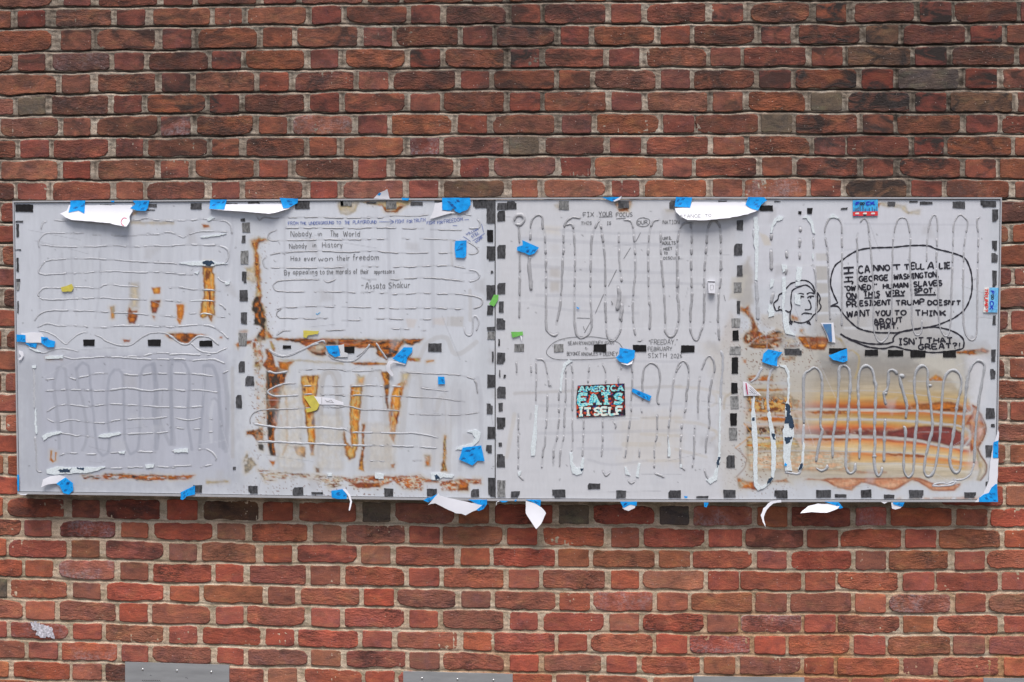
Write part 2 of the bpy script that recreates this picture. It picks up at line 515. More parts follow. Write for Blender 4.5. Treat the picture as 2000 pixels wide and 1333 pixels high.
# --- mortar: a height field with tooled beds
def mortar():
    xs = np.concatenate([np.arange(-620, -24, 14), np.arange(-24, 2026, 3.5), np.arange(2026, 2620, 14)])
    ys = np.concatenate([np.arange(-280, -8, 7), np.arange(-8, 1342, 1.9), np.arange(1342, 1640, 7)])
    X, Y = np.meshgrid(xs, ys, indexing='ij')
    JL = np.stack([jline(i, xs) for i in range(J.shape[0])], 1)       # nx, nJ
    best = np.full(X.shape, 1e9); rowi = np.zeros(X.shape, int)
    for i in range(JL.shape[1]):
        d = Y-JL[:, i][:, None]
        m = np.abs(d) < np.abs(best)
        best = np.where(m, d, best)
    d = best+(fbm(X/30, Y/300, 1, 3)-.5)*2.0
    top = 1-sstep(380, 1040, Y)            # the upper wall carries the black streaks, a wear pattern of the place
    wob = fbm(X/9, Y/9, 4, 4)-.5
    stain = fbm(X/160, Y/120, 2, 4)
    ga = 0.55+0.9*vn(X/60, Y/60, 5)
    groove = np.exp(-((d+1.1)/1.8)**2)*ga
    lip = np.exp(-((d-2.6)/1.6)**2)
    h = 0.0016+groove*0.0065*(0.45+0.55*top)-lip*0.0020*(0.4+.6*top)+wob*0.004+(fbm(X/3.6, Y/3.6, 6, 2)-.5)*0.0042
    inbed = np.exp(-(d/5.5)**2)
    # head joints: distance to the middle of the nearest vertical joint of the course
    rowi = np.zeros(X.shape, int)
    for i in range(JL.shape[1]): rowi += (Y > JL[:, i][:, None])
    rowi = rowi-1-NB+1            # course number as in FULL
    DX = np.full(X.shape, 99.); SG = np.zeros(X.shape)
    for rr, rw in FULL.items():
        jm = [(rw[i][1]+rw[i+1][0])/2 for i in range(len(rw)-1) if rw[i+1][0]-rw[i][1] < 60]
        jm = np.array(jm)
        k = np.clip(np.searchsorted(jm, xs), 1, len(jm)-1)
        kk = np.where(np.abs(xs-jm[k-1]) < np.abs(xs-jm[k]), k-1, k)
        dx = xs-jm[kk]; sg = vn(kk*3.3, kk*0+rr*7.7, 2)
        m = rowi == rr
        DX = np.where(m, dx[:, None], DX); SG = np.where(m, sg[:, None], SG)
    DX = DX+(vn(X/9, Y/9, 6)-.5)*1.6
    hg = np.exp(-((DX-1.0)/1.5)**2)*(1-inbed)
    hd = sstep(-1.5, .5, np.where(SG > .5, DX, -DX))*(1-sstep(4.5, 6, np.abs(DX)))*(1-inbed)*(.35+.65*sstep(.35, .6, vn(X/40, Y/25, 7)))
    vert = (1-inbed)*(vn(X/2.2, Y/60, 6)-.5)*0.0035
    h = h+vert+hg*.004*(.5+.5*top)
    V = PV(X, Y, h)
    lw = sstep(700, 1050, Y)[..., None]
    c0 = np.array(lin(204, 186, 168))*(1-lw)+np.array(lin(204, 180, 156))*lw
    c1 = np.array(lin(162, 146, 130))*(1-lw)+np.array(lin(172, 154, 130))*lw
    c2 = np.array(lin(218, 208, 192))*(1-lw)+np.array(lin(218, 204, 182))*lw
    cw = np.array(lin(176, 122, 74)); cd_ = np.array(lin(50, 43, 38)); cg = np.array(lin(128, 115, 105))
    n = fbm(X/26, Y/14, 3, 4)[..., None]
    C = c1+(c0-c1)*sstep(.3, .6, n)
    C = C+(c2-C)*(sstep(.5, .72, fbm(X/40, Y/9, 6, 4))*0.55)[..., None]
    # ochre wash low on the right
    warm = sstep(1080, 1290, Y)*sstep(1150, 1500, X)*sstep(.35, .6, fbm(X/120, Y/70, 5, 3))
    warm = np.maximum(warm, 0.55*sstep(1180, 1300, Y)*sstep(.5, .62, fbm(X/110, Y/60, 1, 3))*sstep(600, 700, X))
    C = C+(cw-C)*(warm*0.75)[..., None]
    # greying higher up
    C = C+(cg-C)*(top*0.45*sstep(.35, .65, stain))[..., None]
    # dark streak on the upper half of each bed and in part of the head joints
    dk = sstep(0.15, 0.65, groove*1.1)*(0.42+0.53*top)*(0.65+0.35*sstep(.3, .55, fbm(X/50, Y/20, 7, 3)))
    dk = np.maximum(dk, hd*(.12+.55*top)*(.4+.6*sstep(.4, .6, fbm(X/20, Y/22, 2, 4))))
    dk = np.maximum(dk, hg*(.2+.35*top))
    dk = np.maximum(dk, 0.35*(0.3+.7*top)*sstep(.52, .7, fbm(X/6, Y/5, 1, 3)))
    under = np.exp(-((Y-(968+X*0.0065))/30)**2)*sstep(20, 60, X)*(1-sstep(1930, 1960, X))*(Y > 960)  # shadow band below the panel's bottom edge, painted into the mortar colour
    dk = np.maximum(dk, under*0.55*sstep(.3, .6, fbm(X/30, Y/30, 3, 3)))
    for dx_, dy_, rr_, am_ in ((1800, 110, 280, .6), (1500, 50, 200, .35), (330, 260, 150, .4), (480, 130, 260, .4), (860, 30, 200, .35), (1060, 90, 220, .4), (1750, 300, 160, .35), (120, 60, 160, .3)):
        g_ = np.exp(-((X-dx_)**2+(Y-dy_)**2)/rr_**2)
        dk = np.maximum(dk, dk*.6+g_*am_*1.3*(.55+.45*sstep(.35, .6, fbm(X/30, Y/18, 6, 3))))
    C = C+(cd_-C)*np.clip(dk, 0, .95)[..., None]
    nx, ny = X.shape
    idx = np.arange(nx*ny).reshape(nx, ny)
    q = np.stack([idx[:-1, :-1], idx[:-1, 1:], idx[1:, 1:], idx[1:, :-1]], -1)
    keep = ~((X[:-1, :-1] > 90) & (X[1:, 1:] < 1890) & (Y[:-1, :-1] > 440) & (Y[1:, 1:] < 925))
    q = q[keep]
    me = bpy.data.meshes.new('mortar')
    me.vertices.add(nx*ny); me.vertices.foreach_set('co', (V.reshape(-1, 3)-np.array(WALL.location)).ravel())
    me.loops.add(q.size); me.loops.foreach_set('vertex_index', q.ravel())
    me.polygons.add(len(q)); me.polygons.foreach_set('loop_start', np.arange(len(q))*4)
    me.polygons.foreach_set('loop_total', np.full(len(q), 4))
    me.polygons.foreach_set('use_smooth', np.ones(len(q), bool))
    me.update(calc_edges=True)
    a = me.color_attributes.new('tint', 'FLOAT_COLOR', 'POINT')
    a.data.foreach_set('color', np.concatenate([C.reshape(-1, 3), np.ones((nx*ny, 1))], 1).ravel())
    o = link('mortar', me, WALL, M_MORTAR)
    o['kind'] = 'stuff'


WALL = empty('brick_wall', (0, 0, 0), 'weathered red brick wall in alternating long and short bricks with pale mortar, dark streaks near the top', 'wall')
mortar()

# core behind the mortar so that the wall has body
c0 = PV([-620, 2620, 2620, -620], [-280, -280, 1640, 1640], [.03]*4)
c1 = c0.copy(); c1[:, 1] = .25
mesh_obj('wall_core', np.concatenate([c0, c1]), [(3, 2, 1, 0), (4, 5, 6, 7), (0, 1, 5, 4), (1, 2, 6, 5), (2, 3, 7, 6), (3, 0, 4, 7)], M_SHADOWGAP, WALL)

# per-brick oddities: (row, x) -> kind
ODD = {(5, 50): 'grey', (7, 1024): 'grey', (5, 1614): 'grey', (6, 1517): 'grey', (4, 1813): 'dgrey', (3, 1718): 'brown', (24, 735): 'grey', (24, 1120): 'grey',
       (24, 1315): 'dgrey', (26, 675): 'dark', (30, 75): 'whiteblot', (27, 170): 'haze', (28, 1795): 'haze', (29, 1507): 'rim', (28, 1216): 'haze', (24, 780): 'haze',
       (24, 1410): 'haze', (24, 1700): 'haze', (6, 345): 'haze', (7, 830): 'haze', (9, 1515): 'haze', (6, 640): 'haze', (25, 190): 'haze', (31, 175): 'haze',
       (28, 8): 'grey', (32, 225): 'dark', (3, 160): 'purple', (2, 445): 'dark', (6, 245): 'dark', (1, 1730): 'dark', (1, 1925): 'dark', (2, 1830): 'dark',
       (3, 1920): 'dark', (5, 1915): 'brown', (6, 1815): 'dark', (24, 70): 'dark', (24, 260): 'dark', (24, 450): 'brown', (26, 260): 'dark', (2, 1410): 'dark',
       (2, 1720): 'brown', (7, 350): 'dark', (9, 1710): 'brown', (9, 925): 'brown', (18, 8): 'dark', (20, 6): 'brown', (22, 1990): 'none', (25, 1510): 'dark',
       (31, 1500): 'none', (26, 1080): 'none', (24, 1415): 'haze', (30, 1430): 'haze', (2, 925): 'dark', (3, 345): 'dark'}


def odd(r, x):
    for (rr, xx), k in ODD.items():
        if rr == r and abs(xx-x) < 40: return k
    return None


def brick_geo(r, a, b, seed):
    R = random.Random(seed)
    hdr = (b-a) < 85
    it, ib = NB+r-1, NB+r
    gt, gb = R.uniform(3.0, 4.4), R.uniform(2.6, 4.0)
    if r >= 24: gt -= .5; gb -= .2
    corner = []
    for k in range(4):
        c = R.uniform(1.5, 4) if hdr else R.uniform(2, 7)
        if not hdr and R.random() < 0.2: c = R.uniform(9, 16)
        corner.append(c)
    jit = 0.9 if hdr else 1.3
    a -= .8; b += .8
    n_h = 5 if hdr else 10
    P2 = []
    yt = lambda x: float(jline(it, x))+gt
    yb = lambda x: float(jline(ib, x))-gb
    bow = R.uniform(-.8, 1.2)
    # corners as [x,y] arcs; start at top-left going clockwise
    def arc(cx, cy, sx, sy, c, rev):
        q = []
        c2 = min(c, 12)
        for t in ((0.0, 0.5, 1.0) if c > 3 else (0.0, 1.0)):
            th = t*math.pi/2
            q.append((cx+sx*c*1.5*(1-math.cos(th))*1.0, cy+sy*c2*(1-math.sin(th))))
        return q[::-1] if rev else q
    tl = arc(a, yt(a), 1, 1, corner[0], False)     # from left edge (x=a,y=+c) to top (x=a+1.5c,y)
    tr = arc(b, yt(b), -1, 1, corner[1], True)
    br = arc(b, yb(b), -1, -1, corner[2], False)
    bl = arc(a, yb(a), 1, -1, corner[3], True)
    P2 += tl
    xs0, xs1 = a+1.5*corner[0], b-1.5*corner[1]
    for i in range(1, n_h):
        x = xs0+(xs1-xs0)*i/n_h
        P2.append((x, yt(x)+R.uniform(-jit, jit)+bow*math.sin(math.pi*i/n_h)*-.5))
    P2 += tr
    m = (yt(b)+yb(b))/2
    P2.append((b+R.uniform(-1, .8), m-4)); P2.append((b+R.uniform(-1, .8), m+5))
    P2 += br
    xs0, xs1 = b-1.5*corner[2], a+1.5*corner[3]
    for i in range(1, n_h):
        x = xs0+(xs1-xs0)*i/n_h
        P2.append((x, yb(x)+R.uniform(-jit, jit)))
    P2 += bl
    m = (yt(a)+yb(a))/2
    P2.append((a+R.uniform(-.8, 1), m+5)); P2.append((a+R.uniform(-.8, 1), m-4))
    P2 = np.array(P2)
    n = len(P2)
    cen = P2.mean(0)
    proud = R.uniform(-.001, .0018)
    tx, ty = R.uniform(-.0012, .0012), R.uniform(-.0008, .0008)
    dirv = P2-cen
    L = np.maximum(np.abs(dirv[:, 0])/((b-a)/2), np.abs(dirv[:, 1])/15)
    inn = P2-np.stack([np.sign(dirv[:, 0])*np.minimum(1.3, abs(dirv[:, 0])*.1), np.sign(dirv[:, 1])*1.3], 1)
    yf = -0.0015-proud+tx*(inn[:, 0]-cen[0])/50+ty*(inn[:, 1]-cen[1])/15
    V = np.concatenate([PV(inn[:, 0], inn[:, 1], yf), PV(P2[:, 0], P2[:, 1], yf+.0022), PV(P2[:, 0], P2[:, 1], np.full(n, .013))])
    F = [tuple(range(n))]
    for i in range(n):
        j = (i+1) % n
        F.append((i, n+i, n+j, j)); F.append((n+i, 2*n+i, 2*n+j, n+j))
    # orientation: front faces -y
    p, q, s = V[F[0][0]], V[F[0][1]], V[F[0][2]]
    A = 0
    for i in range(n):
        j = (i+1) % n
        A += V[i][0]*V[j][2]-V[j][0]*V[i][2]
    if A < 0: F = [f[::-1] for f in F]
    # colour
    cy = cen[1]
    low = float(sstep(420, 1000, np.array(cy)))
    k = R.random()
    if hdr: base = R.choice([(146, 70, 58), (140, 64, 54), (150, 74, 58), (134, 66, 56), (152, 80, 60)])
    else: base = R.choice([(146, 78, 58), (152, 82, 58), (136, 74, 58), (140, 70, 58), (156, 84, 60), (128, 70, 58), (144, 76, 62)])
    base = np.array(lin(*base))
    lowc = np.array(lin(*R.choice([(160, 76, 54), (168, 82, 56), (154, 70, 54), (156, 86, 60), (146, 78, 62), (166, 72, 54)])))
    colr = (base*0.92*(1-low)+lowc*low)*np.array([1.22, 1.34, 1.14])*(1+.04*low)
    colr = colr*R.uniform(.90, 1.09)*.92
    g_ = colr.mean(); colr = colr+(g_-colr)*R.uniform(.12, .30)
    crease = (R.uniform(.0, .25) if hdr else R.choice([.3, .6, .9, 1.0]))
    effl = R.uniform(0, .06); soot = R.uniform(0, .45)*(1-low*.85)
    # darker quarters of the wall
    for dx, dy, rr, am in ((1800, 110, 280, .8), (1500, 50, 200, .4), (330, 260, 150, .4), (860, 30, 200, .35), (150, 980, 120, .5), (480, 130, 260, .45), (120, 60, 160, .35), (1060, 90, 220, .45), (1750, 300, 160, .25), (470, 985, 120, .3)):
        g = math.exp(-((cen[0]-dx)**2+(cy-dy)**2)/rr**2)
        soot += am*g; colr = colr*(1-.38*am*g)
    o_ = odd(r, cen[0])
    if o_ == 'grey': colr = np.array(lin(108, 94, 80)); soot *= .3
    if o_ == 'dgrey': colr = np.array(lin(94, 82, 76)); soot = .3
    if o_ == 'brown': colr = np.array(lin(108, 80, 64))
    if o_ == 'dark': soot = .62; colr = colr*.86
    if o_ == 'purple': colr = np.array(lin(108, 74, 66)); effl = .15
    if o_ == 'haze': effl = .42; colr = colr*np.array([1, 1.03, 1.12])
    if o_ == 'whiteblot': effl = .3
    if o_ == 'rim': effl = .3
    face = np.append(colr, 1)
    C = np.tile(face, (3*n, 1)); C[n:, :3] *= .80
    if o_ == 'rim': C[n:, :3] = (.42, .38, .36)
    EX = np.tile([crease, min(effl, 2), min(soot, 1.2), 1], (3*n, 1))
    return V, F, C, EX


cands = []
for r, row in FULL.items():
    for a, b in row:
        cx = (a+b)/2
        yt_ = float(jline(NB+r-1, cx)); yb_ = float(jline(NB+r, cx))
        vis = max(0, min(b, 2000)-max(a, 0))*max(0, min(yb_, 1333)-max(yt_, 0))
        if 9 < r < 24: vis = (max(0, min(b, 34)-max(a, 0))+max(0, min(b, 2000)-max(a, 1950)))*38
        cands.append((vis, r, a, b))
cands.sort(key=lambda t: -t[0])
stuffV, stuffF, stuffC, stuffE = [], [], [], []
off = 0
nsing = 0
for vis, r, a, b in cands:
    V, F, C, EX = brick_geo(r, a, b, int(a*13+r*7919) & 0xffffff)
    if vis > 0 and nsing < 300:
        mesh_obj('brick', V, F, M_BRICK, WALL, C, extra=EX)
        nsing += 1
    else:
        stuffV.append(V); stuffC.append(C); stuffE.append(EX)
        stuffF += [tuple(i+off for i in f) for f in F]
        off += len(V)
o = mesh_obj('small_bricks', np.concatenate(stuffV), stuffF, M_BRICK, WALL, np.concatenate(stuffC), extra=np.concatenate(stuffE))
o['kind'] = 'stuff'

# ------------------------------------------------------------------ metal panel
TOPX = [24.4, 335, 670, 1000, 1340, 1957]; TOPY = [392.8, 391, 388.8, 386.8, 385.2, 386]
BOTX = [34, 335, 670, 830, 1000, 1340, 1946]; BOTY = [965.5, 969.5, 975, 977.3, 979.3, 981, 981]
PANEL = empty('sign_panel', PV([990], [980], [0])[0], 'long stripped grey metal sign on the brick wall, with rust, glue trails and graffiti', 'sign')
YS = -0.071      # sheet plane
LX = lambda y: 24.4+(y-392.8)/572.*10.0
RX = lambda y: 1957+(y-386)/595.*(-9.5)


class Painter:
    def __init__(s, X, Y, C):
        s.X, s.Y, s.C = X, Y, C
        s.xs = X[:, X.shape[1]//2]; s.ys = Y[X.shape[0]//2]

    def win(s, p, m):
        p = np.array(p)
        i0, i1 = np.searchsorted(s.xs, [p[:, 0].min()-m-8, p[:, 0].max()+m+8])
        j0, j1 = np.searchsorted(s.ys, [p[:, 1].min()-m-14, p[:, 1].max()+m+14])
        return slice(max(i0, 0), i1), slice(max(j0, 0), j1)

    def blend(s, w_, col, al):
        C = s.C[w_]
        C += (np.asarray(col)-C)*al[..., None]

    def sd(s, w_, p, warp, ws=9.):
        X, Y = s.X[w_], s.Y[w_]
        x = X+(fbm(X/ws, Y/ws, 1, 3)-.5)*2*warp; y = Y+(fbm(X/ws, Y/ws, 4, 3)-.5)*2*warp
        p = np.array(p); d = np.full(X.shape, 1e9); ins = np.zeros(X.shape, bool)
        for a, b in zip(p, np.roll(p, -1, 0)):
            e = b-a; l2 = (e**2).sum()+1e-9
            t = np.clip(((x-a[0])*e[0]+(y-a[1])*e[1])/l2, 0, 1)
            d = np.minimum(d, (x-a[0]-t*e[0])**2+(y-a[1]-t*e[1])**2)
            c = ((a[1] > y) != (b[1] > y))
            ins ^= c & (x < (b[0]-a[0])*(y-a[1])/(b[1]-a[1]+1e-12)+a[0])
        d = np.sqrt(d)
        return np.where(ins, d, -d)

    def poly(s, p, col, al=1., soft=1.5, warp=1.5, hole=0., ns=(14, 14)):
        w_ = s.win(p, soft+warp)
        sd = s.sd(w_, p, warp)
        m = sstep(-soft, soft, sd)*al
        if hole > 0:
            m = m*sstep(hole-.12, hole+.12, fbm(s.X[w_]/ns[0], s.Y[w_]/ns[1], 5, 4))
        s.blend(w_, col, m)

    def rust(s, p, pal, al=1., soft=1.9, warp=2.2, ns=(10, 10), rim=None, hole=0., seed=2, grad=0.):
        w_ = s.win(p, soft+warp+8)
        sd = s.sd(w_, p, warp, 8.)
        X, Y = s.X[w_], s.Y[w_]
        m = sstep(-soft, soft, sd)*al
        Ch = s.C[w_]
        halo = (sstep(-8, 1, sd)*.45*al*sstep(.25, .6, fbm(X/9, Y/9, 3, 3)))[..., None]
        Ch += (np.array((.56, .48, .36))-Ch)*halo
        n = fbm(X/ns[0], Y/ns[1], seed, 5)
        if grad: n = n+grad*(Y-Y.mean())/max(1, (Y.max()-Y.min()))
        n = np.clip((n-.3)/.4, 0, .999)*(len(pal)-1)
        i = n.astype(int); f = (n-i)[..., None]
        pal = np.array(pal)
        col = pal[i]*(1-f)+pal[np.minimum(i+1, len(pal)-1)]*f
        col = col*(.72+.56*fbm(X/3.2, Y/5.5, 5, 3))[..., None]
        col = col*(.74+.44*sstep(.5, 6.5, sd))[..., None]
        if rim is not None:
            rr = (np.exp(-((sd-1.2)/1.8)**2)*.75*sstep(.3, .6, fbm(X/14, Y/14, 7, 2)))[..., None]
            col = col*(1-rr)+np.array(rim)*rr
        if hole > 0: m = m*sstep(hole-.1, hole+.1, fbm(X/ns[0]*1.3, Y/ns[1]*1.3, 6, 4))
        C = s.C[w_]
        C += (col-C)*m[..., None]

    def stroke(s, p, wd, col, al=.5, soft=1., warp=.8):
        w_ = s.win(p, wd+soft)
        X, Y = s.X[w_], s.Y[w_]
        x = X+(fbm(X/12, Y/12, 1, 2)-.5)*2*warp; y = Y+(fbm(X/12, Y/12, 4, 2)-.5)*2*warp
        d = np.full(X.shape, 1e9); p = np.array(p)
        for a, b in zip(p[:-1], p[1:]):
            e = b-a; l2 = (e**2).sum()+1e-9
            t = np.clip(((x-a[0])*e[0]+(y-a[1])*e[1])/l2, 0, 1)
            d = np.minimum(d, (x-a[0]-t*e[0])**2+(y-a[1]-t*e[1])**2)
        m = (1-sstep(wd/2-soft, wd/2+soft, np.sqrt(d)))*al
        s.blend(w_, col, m)


def smooth(p, step=4.0):
    """Catmull-Rom through the points, resampled"""
    p = [np.array(q, float) for q in p]
    if len(p) < 3:
        out = [p[0]]
        L = np.linalg.norm(p[1]-p[0]); k = max(1, int(L/step))
        return np.array([p[0]+(p[1]-p[0])*i/k for i in range(k+1)])
    q = [2*p[0]-p[1]]+p+[2*p[-1]-p[-2]]
    out = []
    for i in range(1, len(q)-2):
        L = np.linalg.norm(q[i+1]-q[i]); k = max(1, int(L/step))
        for j in range(k):
            t = j/k
            out.append(.5*((2*q[i])+(-q[i-1]+q[i+1])*t+(2*q[i-1]-5*q[i]+4*q[i+1]-q[i+2])*t*t+(-q[i-1]+3*q[i]-3*q[i+1]+q[i+2])*t**3))
    out.append(p[-1])
    return np.array(out)


ORG, GOLD, DRK, BRN = (.50, .155, .022), (.62, .29, .055), (.035, .026, .02), (.16, .05, .018)
RED, MAR, TAN, MUS, LTN = (.30, .075, .035), (.15, .045, .04), (.42, .35, .25), (.48, .36, .14), (.50, .45, .36)
LT2 = (.50, .50, .50)

